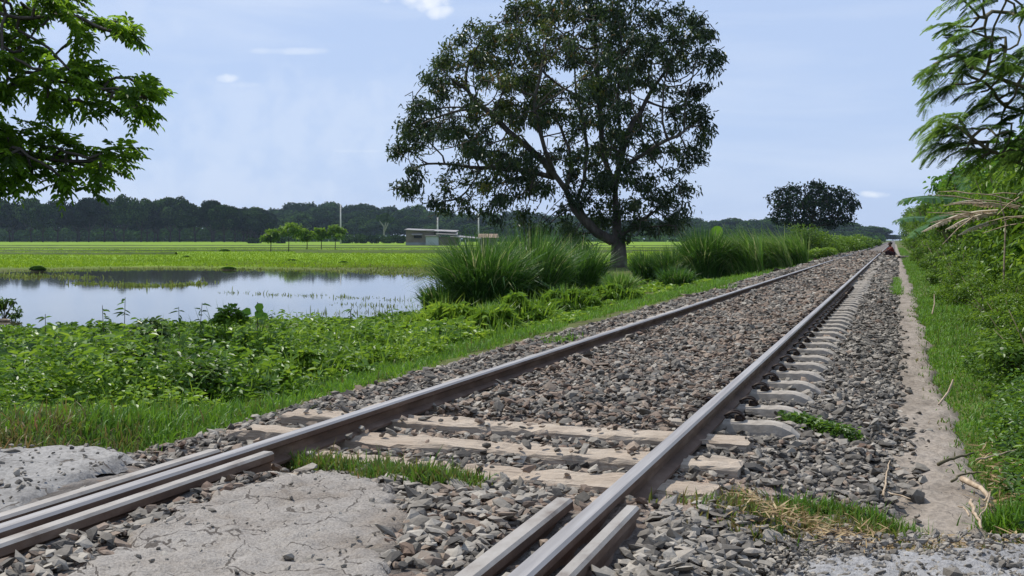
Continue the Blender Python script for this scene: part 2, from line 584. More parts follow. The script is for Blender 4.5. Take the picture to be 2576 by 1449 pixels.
def asphalt_mat(name, lo, mid, hi, crack=1.0, cscale=2.2, grain=120, gstr=.6):
    m, nt, N, L, B, O = nodes(name)
    vec = geo_pos(N)
    wob = N.new('ShaderNodeTexNoise'); wob.inputs['Scale'].default_value = 7; wob.inputs['Detail'].default_value = 5
    L.new(vec, wob.inputs['Vector'])
    mv = N.new('ShaderNodeMixRGB'); mv.blend_type = 'ADD'; mv.inputs['Fac'].default_value = .16
    L.new(vec, mv.inputs['Color1']); L.new(wob.outputs['Color'], mv.inputs['Color2'])
    vo = N.new('ShaderNodeTexVoronoi'); vo.feature = 'DISTANCE_TO_EDGE'; vo.inputs['Scale'].default_value = cscale
    L.new(mv.outputs['Color'], vo.inputs['Vector'])
    f = noise(N, L, 3.5, 7, .65, vec)
    c = ramp(N, L, f, [(.3, lo), (.5, mid), (.75, hi)])
    sp = noise(N, L, grain, 3, .7, vec)
    mx0 = N.new('ShaderNodeMixRGB'); mx0.blend_type = 'MULTIPLY'; mx0.inputs['Fac'].default_value = .75
    L.new(c, mx0.inputs['Color1']); L.new(ramp(N, L, sp, [(.35, (.5, .49, .48)), (.6, (1.05, 1.05, 1.05))]), mx0.inputs['Color2'])
    # cracks of uneven reach
    gate = noise(N, L, 1.6, 3, .5, vec)
    wd = N.new('ShaderNodeMapRange'); wd.inputs['From Min'].default_value = .44; wd.inputs['From Max'].default_value = .47
    wd.inputs['To Min'].default_value = 0.0; wd.inputs['To Max'].default_value = .010 * crack
    L.new(gate, wd.inputs['Value'])
    lt = N.new('ShaderNodeMath'); lt.operation = 'LESS_THAN'
    L.new(vo.outputs['Distance'], lt.inputs[0]); L.new(wd.outputs['Result'], lt.inputs[1])
    mx = N.new('ShaderNodeMixRGB'); L.new(lt.outputs[0], mx.inputs['Fac'])
    L.new(mx0.outputs['Color'], mx.inputs['Color1']); mx.inputs['Color2'].default_value = (.075, .062, .05, 1)
    L.new(mx.outputs['Color'], B.inputs['Base Color'])
    B.inputs['Roughness'].default_value = .88
    hm = N.new('ShaderNodeMath'); hm.operation = 'SUBTRACT'
    L.new(sp, hm.inputs[0]); L.new(lt.outputs[0], hm.inputs[1])
    bump(N, L, hm.outputs[0], B, gstr, .008)
    return m


M['slab'] = asphalt_mat('crossing_slab', (.20, .165, .13), (.27, .243, .212), (.325, .30, .268), 1.0, 4.2, 140, .8)
M['road_left'] = asphalt_mat('road_worn', (.17, .16, .148), (.24, .23, .215), (.31, .295, .275), .8, 3.0, 60, .7)
M['road_right'] = asphalt_mat('road_gravelly', (.20, .195, .19), (.27, .265, .26), (.34, .335, .33), 0.0, 3.0, 75, 1.0)
M['path'] = asphalt_mat('footpath', (.16, .128, .095), (.245, .205, .162), (.32, .275, .228), .25, 4.0, 45, .8)


def ground_mat():
    m, nt, N, L, B, O = nodes('ground')
    vec = geo_pos(N)
    a = N.new('ShaderNodeAttribute'); a.attribute_name = 'tint'
    soil = ramp(N, L, noise(N, L, 2.0, 6, .65, vec), [(.3, (.05, .04, .022)), (.5, (.09, .10, .03)), (.7, (.07, .13, .02))])
    rice = ramp(N, L, noise(N, L, .06, 7, .6, vec, (.5, 1.6, 1)), [(.28, (.085, .14, .012)), (.45, (.125, .21, .011)), (.6, (.165, .26, .012)), (.75, (.21, .28, .03))])
    mx = N.new('ShaderNodeMixRGB'); L.new(a.outputs['Fac'], mx.inputs['Fac'])
    L.new(soil, mx.inputs['Color1']); L.new(rice, mx.inputs['Color2'])
    L.new(mx.outputs['Color'], B.inputs['Base Color'])
    B.inputs['Roughness'].default_value = .9
    B.inputs['Specular IOR Level'].default_value = .1
    bump(N, L, noise(N, L, 9, 5, .7, vec), B, .6, .06)
    return m


M['ground'] = ground_mat()


def water_mat():
    m, nt, N, L, B, O = nodes('pond_water')
    vec = geo_pos(N)
    L.new(ramp(N, L, noise(N, L, .3, 4, .5, vec), [(.35, (.035, .032, .018)), (.65, (.055, .05, .03))]), B.inputs['Base Color'])
    B.inputs['Roughness'].default_value = .03
    B.inputs['IOR'].default_value = 1.33
    B.inputs['Specular IOR Level'].default_value = .6
    bump(N, L, noise(N, L, 2.4, 3, .5, vec, (1, 1, 1)), B, .03, .02)
    return m


M['water'] = water_mat()

# ------------------------------------------------------------------ terrain
POND = [gnd(px, py, -.6)[:2] for px, py in ((-700, 905), (0, 842), (300, 832), (600, 820), (900, 818), (1060, 800), (1180, 745), (1240, 705), (1130, 690), (900, 681), (700, 677), (400, 674), (200, 677), (0, 682), (-700, 697))]
_px = [-5000, -60, -12, -9, -6.5, -4.8, -4.0, -3.5, -3.2, .05, .4, .9, 3, 8, 5000]
_pz = [-.52, -.52, -.54, -.53, -.45, -.28, -.15, -.085, -.10, -.14, -.105, -.08, -.05, 0, 0]


def hz(x, y):
    x = np.asarray(x, float); y = np.asarray(y, float)
    z = np.interp(x, _px, _pz)
    zc = depth(x, y)
    z = z + .45 * smooth(380, 620, zc) * (x < -6)
    z = z + np.where(x < -3.2, .20, 0) * smooth(6.2, 4.3, y) * smooth(-3.2, -3.7, x)
    near = (zc < 90) & (x < 30)
    sd = np.where(near, sdist(POND, x, y), -9.0)
    z = z - .45 * smooth(-.3, 2.2, sd)
    z = z + .03 * sn(x, y, 2.3, 3) * smooth(.5, 1.5, np.abs(x + 1.6) - 1.6) * smooth(4, 6, zc)
    return z


def build_terrain():
    def axis(lo, hi, c, s0, gr):
        a = [c]
        s = s0
        while a[-1] < hi: a.append(a[-1] + s); s *= gr
        b = [c]
        s = s0
        while b[-1] > lo: b.append(b[-1] - s); s *= gr
        return np.array(sorted(set(a + b)))
    xs = axis(-3500, 3500, -3.0, .12, 1.035)
    ys = axis(-60, 6000, 5, .15, 1.03)
    X, Y = np.meshgrid(xs, ys)
    Z = hz(X, Y)
    nx, ny = len(xs), len(ys)
    idx = np.arange(nx * ny).reshape(ny, nx)
    f = np.stack([idx[:-1, :-1], idx[:-1, 1:], idx[1:, 1:], idx[1:, :-1]], -1).reshape(-1, 4)
    zc = depth(X, Y)
    zone = smooth(58, 72, zc + 3 * sn(X, Y, 9, 1)) * smooth(-9, -16, X)
    g = Geo()
    g.add(np.stack([X, Y, Z], -1), f, zone.ravel())
    o = g.build('ground', M['ground'], smooth_shade=True)
    tag(o, kind='structure')
    # pond water: one sheet under the banks
    w = Geo()
    pc = np.array(POND)
    x0, y0 = pc.min(0) - 3; x1, y1 = pc.max(0) + 3
    gx = np.linspace(x0, x1, 90); gy = np.linspace(y0, y1, 90)
    X, Y = np.meshgrid(gx, gy)
    keep = sdist(POND, X, Y) > -2.2
    idx = np.arange(90 * 90).reshape(90, 90)
    f = np.stack([idx[:-1, :-1], idx[:-1, 1:], idx[1:, 1:], idx[1:, :-1]], -1)
    k = keep[:-1, :-1] & keep[1:, 1:] & keep[:-1, 1:] & keep[1:, :-1]
    w.add(np.stack([X, Y, np.full_like(X, -.60)], -1), f[k])
    tag(w.build('pond_water', M['water']), kind='structure')


build_terrain()

# ------------------------------------------------------------------ ballast bed, roads, path
XR, XL = -.81, -2.25


def cz(y, x=-1.5):
    """how far the crossing is made up above the ballast"""
    return (.075 - .04 * smooth(-.55, -.20, np.asarray(x, float))) * smooth(4.15, 3.40, np.asarray(y, float))


SLAB = [gnd(px, py, pz)[:2] for px, py, pz in ((110, 1446, .122), (390, 1302, .115), (610, 1238, .08), (780, 1203, .05), (930, 1207, .045), (1000, 1245, .07), (1060, 1300, .115), (1030, 1345, .115),
                                               (1010, 1390, .122), (1080, 1449, .122), (1100, 1600, .122), (1000, 2300, .122), (-700, 2300, .122), (-250, 1640, .122))]
ROADL = [gnd(px, py, .11)[:2] for px, py in ((-900, 1150), (0, 1125), (230, 1120), (330, 1140), (300, 1165), (230, 1190), (-20, 1290), (-300, 1400), (-900, 1700))]
ROADR = [gnd(px, py, .05)[:2] for px, py in ((1740, 1470), (1850, 1400), (1980, 1360), (2250, 1345), (2576, 1330), (3200, 1335), (3600, 2200), (1600, 2200))]
ZB = .060                        # height of the sleeper tops
TIMBER = [(-1.70, 5.16, -.075, -2.80, -.575), (-1.68, 4.64, -.09, -2.78, -.55), (-1.60, 4.17, -.10, -2.5, -.575), (-1.5, 3.77, -.08, -2.15, -.60)]


def bedz(x, y):
    x = np.asarray(x, float); y = np.asarray(y, float)
    z = np.interp(x, [-4.0, -3.45, -3.0, -2.5, -2.0, -1.5, -1.0, -.70, -.4, -.1, .12, .25], [-.34, -.13, .0, .024, .034, .036, .034, .010, -.002, -.04, -.12, -.2])
    z = z - .004 * smooth(5.9, 5.3, y) + .028 * smooth(5.5, 5.2, y) * smooth(3.3, 3.7, y) * smooth(-.85, -.75, x) * smooth(-.30, -.50, x) + cz(y, x) * smooth(-3.6, -3.0, x)
    z = z + .012 * sn(x, y, .5, 2)
    return z


def build_bed():
    xs = np.linspace(-4.1, .25, 88)
    ys = np.concatenate([np.arange(-4, 9, .06), np.arange(9, 40, .25), np.arange(40, 1500, 8)])
    X, Y = np.meshgrid(xs, ys)
    Z = bedz(X, Y)
    f = np.arange(X.size).reshape(X.shape)
    f = np.stack([f[:-1, :-1], f[:-1, 1:], f[1:, 1:], f[1:, :-1]], -1).reshape(-1, 4)
    dirt = np.exp(-((X + .55) / .42) ** 2 - ((Y - 3.95) / .5) ** 2) * 1.2 + .9 * np.exp(-((X + 1.0) / .35) ** 2 - ((Y - 4.15) / .45) ** 2) + .55 * np.exp(-((X + 2.3) / .45) ** 2 - ((Y - 4.35) / .5) ** 2)
    dirt += .9 * np.exp(-((X + 1.35) / .25) ** 2 - ((Y - 3.1) / .25) ** 2) + .5 * np.exp(-((X - .05) / .25) ** 2 - ((Y - 3.9) / .5) ** 2)
    dirt = np.clip(dirt + .25 * sn(X, Y, .35, 4) * (dirt > .1) + .12, 0, 1)
    g = Geo()
    g.add(np.stack([X, Y, Z], -1), f, dirt.ravel())
    tag(g.build('ballast_bed', M['bed'], smooth_shade=True), kind='structure')


build_bed()


def slab(name, poly, z0, mat, res=.018, depthz=.10, edge=.07, rag=.05, bump_z=.008, seed=0, base=None):
    pc = np.array(poly)
    x0, y0 = pc.min(0) - .1; x1, y1 = pc.max(0) + .1
    y0 = max(y0, 1.6); x0 = max(x0, -7.0); x1 = min(x1, 3.2)
    X, Y = np.meshgrid(np.arange(x0, x1, res), np.arange(y0, y1, res))
    sd = sdist(poly, X, Y) + rag * sn(X, Y, .28, seed, 4)
    Z = z0 + (base(Y) if base else 0) + bump_z * sn(X, Y, .22, seed + 1, 5) + .5 * bump_z * sn(X, Y, .06, seed + 2, 3) + .6 * bump_z * rng.uniform(-1, 1, X.shape)
    Z = Z - depthz * (1 - smooth(-.02, edge, sd)) ** 1.5
    idx = np.arange(X.size).reshape(X.shape)
    f = np.stack([idx[:-1, :-1], idx[:-1, 1:], idx[1:, 1:], idx[1:, :-1]], -1)
    keep = (sd > -.03)
    k = keep[:-1, :-1] & keep[1:, 1:] & keep[:-1, 1:] & keep[1:, :-1]
    g = Geo()
    g.add(np.stack([X, Y, Z], -1), f[k])
    o = g.build(name, mat, smooth_shade=True)
    tag(o, kind='structure')
    return o


slab('road_crossing', SLAB, .050, M['slab'], seed=2, bump_z=.009, base=cz)
slab('road', ROADL, .118, M['road_left'], res=.022, depthz=.035, edge=.06, rag=.05, bump_z=.006, seed=5)
slab('road', ROADR, .05, M['road_right'], res=.016, depthz=.10, edge=.25, rag=.07, bump_z=.010, seed=9)

PATHL = [(Y, .05 + .04 * math.sin(Y * .7)) for Y in (3.4, 200)]


def path_edges(y):
    l = .02 + .018 * np.sin(y * 1.3) + .02 * np.sin(y * .37 + 1) + .02 * np.sin(y * 4.1) - .06 * smooth(5.4, 4.2, y) + .12 * smooth(25, 60, y)
    r = .285 + .018 * np.sin(y * 5.3) + .03 * np.sin(y * .9 + 2) + .02 * np.sin(y * 2.7) + .06 * smooth(10, 30, y) + .06 * smooth(6, 4, y)
    return l, r


def build_path():
    ys = np.concatenate([np.arange(3.3, 12, .035), np.arange(12, 40, .15), np.arange(40, 300, 3)])
    n = 22
    t = np.linspace(0, 1, n)
    l, r = path_edges(ys)
    X = (l - .08)[:, None] + (r - l + .11)[:, None] * t[None]
    Y = np.repeat(ys[:, None], n, 1)
    Z = -.078 + .011 * sn(X, Y, .3, 6, 4) + .006 * sn(X, Y, .09, 2, 3) + .004 * rng.uniform(-1, 1, X.shape)
    Z = Z - .05 * (np.abs(t[None] - .5) * 2) ** 6 + .09 * smooth(4.1, 3.4, Y)
    f = np.arange(X.size).reshape(X.shape)
    f = np.stack([f[:-1, :-1], f[:-1, 1:], f[1:, 1:], f[1:, :-1]], -1).reshape(-1, 4)
    g = Geo(); g.add(np.stack([X, Y, Z], -1), f)
    tag(g.build('path', M['path'], smooth_shade=True), kind='structure')


build_path()

# ------------------------------------------------------------------ rails and check rails


def rail_profile(hw, hh, ww, fw, H, z0=0.0):
    """closed outline of a flat-bottomed rail, and which faces are the polished top"""
    c = .008
    p = [(-fw, z0), (fw, z0), (fw, z0 + .010), (ww, z0 + .022), (ww, z0 + H - hh - .010), (hw, z0 + H - hh), (hw, z0 + H - c), (hw - c, z0 + H),
         (-hw + c, z0 + H), (-hw, z0 + H - c), (-hw, z0 + H - hh), (-ww, z0 + H - hh - .010), (-ww, z0 + .022), (-fw, z0 + .010)]
    mi = [0] * 14
    mi[7] = 1; mi[6] = 1; mi[8] = 1
    return p, mi


def build_rails():
    p, mi = rail_profile(.0285, .027, .009, .048, .090, ZB)
    for x, lab in ((XL, 'far running rail of the track, its shadowed brown side facing the camera'), (XR, 'near running rail of the track, polished blue-grey along its top')):
        g = Geo()
        extrude_profile(g, p, -3, 1400, x, mi, 60)
        o = g.build('rail', [M['rail_side'], M['rail_top']])
        tag(o, lab, 'rail', 'running rails of the track')
    for x, y1, lab, hw in ((XL - .108, 3.83, 'outer check rail on the far side of the far running rail, beside the left road', .026),
                           (XL + .100, 3.85, 'flat-topped check rail just inside the far running rail, brown side towards the crossing', .025),
                           (XR - .120, 3.42, 'wide grey check rail on the track side of the near running rail', .028),
                           (XR + .093, 3.38, 'narrow grey check rail on the path side of the near running rail', .022)):
        p2, mi2 = rail_profile(hw, .030, .012, .042, .087, ZB - .002)
        g = Geo()
        extrude_profile(g, p2, -3, y1, x, mi2, 8)
        o = g.build('check_rail', [M['rail_side'], M['guard_top']])
        tag(o, lab, 'check rail', 'check rails at the level crossing')


build_rails()

# ------------------------------------------------------------------ sleepers


def build_timbers():
    labs = ['weathered timber sleeper next to the first concrete sleeper, farthest of the four timbers',
            'weathered timber sleeper second from the concrete ones, its squared end out past the near rail',
            'split timber sleeper third from the concrete ones, just beyond the grass tuft in the crossing',
            'broken timber sleeper nearest the road, half sunk in brown dirt']
    for k, (cx, cy, sk, xa, xb) in enumerate(TIMBER):
        n, m = 60, 9
        xs = np.linspace(xa, xb, n)
        w = .105 if k < 3 else .10
        sect = []
        hh = ZB + .012 - .003 * k
        # rounded rectangle section: (offset across, height)
        offs = np.array([-w, -w, -w * .93, -w * .5, 0, w * .5, w * .93, w, w])
        hts = np.array([-.10, hh - .012, hh, hh, hh, hh, hh, hh - .012, -.10])
        V = np.zeros((n, m, 3))
        for i, x in enumerate(xs):
            er = min(i, n - 1 - i)
            jag = .012 if er < 2 else 0
            dy = sn(np.full(m, x), offs * 3, .25, k + 3) * .008 + rng.normal(0, .0025, m)
            dz = sn(np.full(m, x) * .5, offs * 9, .18, k + 8) * .009 + rng.normal(0, .0018, m)
            if k >= 2: dz -= .02 * max(0, sn(np.array([x]), np.array([cy]), .5, k + 1)[0]) * (1 if k == 3 else .6)
            V[i, :, 0] = x + (rng.uniform(-1, 1, m) * jag)
            V[i, :, 1] = cy + sk * (x - cx) + offs + dy
            V[i, :, 2] = hts + dz
        # long splits along the grain
        for s in range(3):
            c = rng.integers(3, m - 3); a = rng.integers(0, n - 26); ln = rng.integers(12, 26)
            V[a:a + ln, c, 2] -= .016 * np.sin(np.linspace(0, math.pi, ln))
        g = Geo()
        idx = np.arange(n * m).reshape(n, m)
        f = np.stack([idx[:-1, :-1], idx[1:, :-1], idx[1:, 1:], idx[:-1, 1:]], -1).reshape(-1, 4)
        g.add(V, f)
        for e in (0, n - 1):
            ring = idx[e] if e == 0 else idx[e][::-1]
            g.f.append(ring); g.n.append(np.array([m])); g.m.append(np.array([0]))
        o = g.build('timber_sleeper', M['timber'])
        tag(o, labs[k], 'sleeper', 'timber sleepers beside the crossing')


build_timbers()


def build_concrete():
    """one sleeper with its clips, copied along the track"""
    r = empty('concrete_sleeper', (0, 0, 0))
    n = 61
    xs = np.linspace(-2.72, -.415, n)
    w0 = .074
    offs = np.array([-1.15, -.95, -.80, -.4, 0, .4, .80, .95, 1.15])
    V = np.zeros((n, 9, 3))
    for i, x in enumerate(xs):
        seat = min(abs(x - XL), abs(x - XR))
        top = .004 - .05 * smooth(.22, .6, seat) * (1 if XL < x < XR else 0)
        over = max(0.0, x - (XR + .20), (XL - .20) - x)
        top += .004 * smooth(0, .05, over) - .06 * (over / .195) ** 3.4
        ww = w0 * (1 - .35 * smooth(.15, .195, over))
        V[i, :, 0] = x
        V[i, :, 1] = offs * ww
        V[i, :, 2] = np.array([-.17, top - .045, top - .010, top, top, top, top - .010, top - .045, -.17]) + rng.normal(0, .0012, 9)
    V[:, (0, 8), 2] = -.17
    g = Geo()
    idx = np.arange(n * 9).reshape(n, 9)
    g.add(V, np.stack([idx[:-1, :-1], idx[1:, :-1], idx[1:, 1:], idx[:-1, 1:]], -1).reshape(-1, 4))
    for e in (0, n - 1):
        ring = idx[e] if e == 0 else idx[e][::-1]
        g.f.append(ring); g.n.append(np.array([9])); g.m.append(np.array([0]))
    g.build('beam', M['concrete'], r, False)
    for xr, s in ((XR, 1), (XR, -1), (XL, -1)):
        g = Geo()
        t = np.linspace(0, 1, 15)
        # spring clip: a loop that stands off the rail foot
        ang = np.linspace(-.2, math.pi * 1.15, 15)
        pts = np.stack([xr + s * (.098 - .034 * np.cos(ang)), np.linspace(-.035, .04, 15), .020 + .034 * np.abs(np.sin(ang))], 1)
        tube(g, pts * (1, 1, 1) + np.array((0, 0, -.006)), .0062, 6)
        pts2 = np.stack([xr + s * np.linspace(.055, .15, 6), np.full(6, -.045) + np.linspace(0, .02, 6), np.array([.026, .04, .046, .044, .036, .012])], 1)
        tube(g, pts2, .006, 6)
        box(g, (xr + s * .12 - .02, -.03, 0.0), (xr + s * .12 + .02, .03, .032))
        g.build('rail_clip', M['steel_clip'], r, True)
    lab = 'pale concrete sleeper under both rails, its rounded end showing beside the near rail'
    tag(r, lab, 'sleeper', 'concrete sleepers along the track')
    ys = np.arange(5.66, 60, .565)
    r.location = (0, ys[0], ZB)
    beam = [c for c in bpy.data.objects if c.parent == r and c.name.startswith('beam')][0]
    for k, y in enumerate(ys[1:]):
        if y < 22:
            c = copy_tree(r, None, (0, y, ZB + float(rng.uniform(-.006, .006))), float(rng.normal(0, .006)))
        else:
            c = link('concrete_sleeper', beam.data)
            c.location = (0, y, ZB + float(rng.uniform(-.006, .004)))
            tag(c, lab, 'sleeper', 'concrete sleepers along the track')
    return ys


CONC_Y = build_concrete()

# ------------------------------------------------------------------ ballast stones
ICO_V, ICO_F = None, None


def ico():
    p = (1 + 5 ** .5) / 2
    v = np.array([(-1, p, 0), (1, p, 0), (-1, -p, 0), (1, -p, 0), (0, -1, p), (0, 1, p), (0, -1, -p), (0, 1, -p), (p, 0, -1), (p, 0, 1), (-p, 0, -1), (-p, 0, 1)], float)
    f = np.array([(0, 11, 5), (0, 5, 1), (0, 1, 7), (0, 7, 10), (0, 10, 11), (1, 5, 9), (5, 11, 4), (11, 10, 2), (10, 7, 6), (7, 1, 8), (3, 9, 4), (3, 4, 2), (3, 2, 6), (3, 6, 8), (3, 8, 9), (4, 9, 5), (2, 4, 11), (6, 2, 10), (8, 6, 7), (9, 8, 1)])
    return v / np.linalg.norm(v[0]), f


ICO_V, ICO_F = ico()


def add_stones(g, pos, size, tint, flat=.44):
    """crushed stones: every one has its own corners, squashed and turned"""
    n = len(pos)
    if n == 0: return
    v = ICO_V[None] * (1 + rng.uniform(-.34, .34, (n, 12, 1))) + rng.uniform(-.20, .20, (n, 12, 3))
    # cut corners so that flat faces and sharp edges appear
    for k in range(3):
        d = runit(n)
        h = rng.uniform(.45, .75, n)
        dp = np.einsum('nij,nj->ni', v, d)
        ex = np.maximum(dp - h[:, None], 0)
        v -= ex[..., None] * d[:, None, :]
    s = size[:, None] * np.stack([rng.uniform(.85, 1.5, n), rng.uniform(.6, 1.1, n), rng.uniform(flat - .15, flat + .2, n)], 1)
    v = v * s[:, None, :]
    az = rng.uniform(0, 6.28, n); tl = rng.normal(0, .33, n); t2 = rng.normal(0, .33, n)
    ca, sa, ct, st, cu, su = np.cos(az), np.sin(az), np.cos(tl), np.sin(tl), np.cos(t2), np.sin(t2)
    z0 = np.zeros(n); o1 = np.ones(n)
    Rz = np.stack([ca, -sa, z0, sa, ca, z0, z0, z0, o1], 1).reshape(n, 3, 3)
    Rx = np.stack([o1, z0, z0, z0, ct, -st, z0, st, ct], 1).reshape(n, 3, 3)
    Ry = np.stack([cu, z0, su, z0, o1, z0, -su, z0, cu], 1).reshape(n, 3, 3)
    R = Rz @ Rx @ Ry
    v = np.einsum('nij,nkj->nki', R, v) + pos[:, None, :]
    g.add(v, (ICO_F[None] + (np.arange(n) * 12)[:, None, None]).reshape(-1, 3), np.repeat(tint, 12))


def build_stones():
    g = Geo()
    for (y0, y1, dens, sz) in ((2.2, 5.5, 1700, .0168), (5.5, 9, 1500, .0178), (9, 15, 1050, .0208), (15, 26, 520, .027), (26, 45, 190, .040), (45, 90, 60, .06)):
        n = int((y1 - y0) * 3.95 * dens)
        x = rng.uniform(-3.85, .12, n); y = rng.uniform(y0, y1, n)
        size = sz * np.exp(rng.normal(0, .26, n))
        keep = np.ones(n, bool)
        l, r = path_edges(y)
        keep &= x < l + .03 * sn(x, y, .4, 3) + np.abs(rng.normal(0, .02, n))
        keep &= x > -3.25 + .10 * sn(x * 0, y, 1.1, 4) - .42 * smooth(5, 14, y) + .25 * smooth(22, 40, y)
        for xr in (XL, XR):
            keep &= np.abs(x - xr) > .052
        for xr, ye in ((XL - .108, 3.83), (XL + .1, 3.85), (XR - .12, 3.42), (XR + .093, 3.38)):
            keep &= ~((np.abs(x - xr) < .055) & (y < ye + .02))
        # road surfaces lie bare
        keep &= ~((sdist(SLAB, x, y) > .03 + rng.normal(0, .03, n)) & (rng.random(n) > .006))
        keep &= ~(sdist(ROADL, x, y) > -.02)
        keep &= ~((sdist(ROADR, x, y) > -.06 + rng.normal(0, .05, n)))
        keep &= ~((x < -2.45) & (y < 4.2 + .2 * sn(x, y, .5, 1)))
        z = bedz(x, y) + size * rng.uniform(-.05, .95, n)
        for k, (cx, cy, sk, xa, xb) in enumerate(TIMBER):
            on = (x > xa - .01) & (x < xb + .015) & (np.abs(y - cy - sk * (x - cx)) < .112)
            top = on & (rng.random(n) < (.045 if k < 2 else .08))
            keep &= ~on | top
            z = np.where(top, ZB + .014 + size * .45, z)
        if y0 < 60:
            yy = (y - CONC_Y[0]) / .565
            near = np.abs(yy - np.round(yy)) * .565
            on = (near < .092) & (y > CONC_Y[0] - .2) & (x > XR + .03) & (x < -.39)
            keep &= ~on | (rng.random(n) < .03)
            # lower between the sleeper ends
        # sandy dirt swallows stones round the end of the timbers
        dirt = np.exp(-((x + .55) / .36) ** 2 - ((y - 4.0) / .42) ** 2) + .75 * np.exp(-((x + 1.0) / .3) ** 2 - ((y - 4.15) / .3) ** 2) + .6 * np.exp(-((x + 1.35) / .2) ** 2 - ((y - 3.1) / .2) ** 2)
        dirt += smooth(3.75, 3.5, y) * smooth(-.5, -.2, x) * .8
        keep &= rng.random(n) > dirt * .9
        # high stones between the rails hide the sleepers
        mid = (x > XL + .1) & (x < XR - .1) & (y > 5.5)
        z = z + np.where(mid, .022, 0)
        rim = (y > 5.5) & (((x > XL + .05) & (x < XL + .2)) | ((x < XR - .05) & (x > XR - .2)))
        z = z + np.where(rim, .012, 0)
        # colour: rusty brown between the rails and near them, grey on the shoulders
        brown = np.clip(.20 + .30 * np.exp(-((x - XR + .35) / .35) ** 2) + .25 * np.exp(-((x - XL - .3) / .3) ** 2) + .25 * sn(x, y, 1.5, 5), .05, .75)
        brown = np.where(x > XR + .1, .07, brown)
        isb = rng.random(n) < brown
        tint = np.where(isb, rng.uniform(.66, 1.0, n), np.clip(rng.normal(.33, .20, n), 0, .64))
        k = keep
        add_stones(g, np.stack([x, y, z], 1)[k], size[k], tint[k])
    # larger stones of the crossing
    n = 1300
    x = rng.uniform(-2.05, -.95, n); y = rng.uniform(2.3, 4.0, n)
    k = (sdist(SLAB, x, y) < .02) & (np.abs(x - XR + .12) > .1) & (np.abs(x - XL - .1) > .1)
    size = .0195 * np.exp(rng.normal(0, .32, n))
    add_stones(g, np.stack([x, y, bedz(x, y) + .012 + size * rng.uniform(.0, .3, n)], 1)[k], size[k], np.clip(rng.normal(.46, .15, n), .1, .64)[k], .34)
    n = 1000
    x = rng.uniform(-.66, -.1, n); y = rng.uniform(2.3, 3.6, n)
    k = sdist(ROADR, x, y) < .12
    size = .0195 * np.exp(rng.normal(0, .32, n))
    add_stones(g, np.stack([x, y, bedz(x, y) + .010 + size * rng.uniform(.0, .3, n)], 1)[k], size[k], np.clip(rng.normal(.46, .15, n), .1, .64)[k], .34)
    # strays on the footpath and road edges
    n = 260
    y = rng.uniform(3.5, 14, n); l, r = path_edges(y)
    x = l + np.abs(rng.normal(0, .05, n))
    size = .015 * np.exp(rng.normal(0, .4, n))
    add_stones(g, np.stack([x, y, np.full(n, -.075) + size * .3], 1), size, np.clip(rng.normal(.25, .15, n), 0, .6))
    # grit on the gravelly road and the left road
    n = 9500
    x = rng.uniform(-.6, 1.5, n); y = rng.uniform(2.3, 3.75, n)
    k = sdist(ROADR, x, y) > 0
    size = .0062 * np.exp(rng.normal(0, .45, n))
    add_stones(g, np.stack([x, y, np.full(n, .052)], 1)[k], size[k], np.clip(rng.normal(.42, .16, n), 0, .64)[k], .7)
    n = 1500
    x = rng.uniform(-5.5, -2.4, n); y = rng.uniform(2.6, 4.6, n)
    k = sdist(ROADL, x, y) > 0
    size = .0070 * np.exp(rng.normal(0, .45, n))
    add_stones(g, np.stack([x, y, np.full(n, .122)], 1)[k], size[k], np.clip(rng.normal(.42, .16, n), 0, .64)[k], .6)
    n = 260
    x = rng.uniform(-2.0, -1.2, n); y = rng.uniform(2.3, 4.2, n)
    k = sdist(SLAB, x, y) > 0
    size = .005 * np.exp(rng.normal(0, .4, n))
    add_stones(g, np.stack([x, y, cz(y) + .053], 1)[k], size[k], np.clip(rng.normal(.42, .16, n), 0, .64)[k], .6)
    o = g.build('ballast', M['stone'])
    tag(o, 'grey and rusty crushed stone ballast heaped between and beside the rails', 'ballast', kind='stuff')


build_stones()

# ------------------------------------------------------------------ vegetation builders
UP = np.array((0, 0, 1.0))


def grow(att, seeds, D, di, dk, iters=110, wob=.15, trop=(0, 0, .05)):
    """branches that grow towards points of the crown; returns nodes, parents"""
    nodes, par = [], []
    for pl, root in seeds:
        last = root
        for p in pl:
            nodes.append(np.asarray(p, float)); par.append(last); last = len(nodes) - 1
    nodes = list(nodes)
    nd = np.array(nodes)
    nchild = {}
    alive = np.ones(len(att), bool)
    best = np.full(len(att), 1e9); bi = np.zeros(len(att), int)

    def upd(i0):
        new = np.array(nodes[i0:])
        a = np.where(alive)[0]
        for c in range(0, len(new), 400):
            d = np.linalg.norm(att[a][:, None] - new[None, c:c + 400], axis=2)
            m = d.argmin(1); dm = d[np.arange(len(a)), m]
            b = dm < best[a]
            best[a[b]] = dm[b]; bi[a[b]] = m[b] + i0 + c
    upd(0)
    for it in range(iters):
        alive &= best > dk
        use = alive & (best < di)
        if not use.any(): break
        acc = {}
        ids = np.where(use)[0]
        allp = np.array(nodes)
        dirs = norm(att[ids] - allp[bi[ids]])
        s = np.zeros((len(nodes), 3)); np.add.at(s, bi[ids], dirs)
        src = np.unique(bi[ids])
        i0 = len(nodes)
        for k in src:
            if nchild.get(k, 0) >= 4: continue
            v = s[k] + np.asarray(trop) + rng.normal(0, wob, 3)
            l = np.linalg.norm(v)
            if l < .05: continue
            nchild[k] = nchild.get(k, 0) + 1
            nodes.append(allp[k] + v / l * D); par.append(int(k))
        if len(nodes) == i0: break
        upd(i0)
    return np.array(nodes), np.array(par)


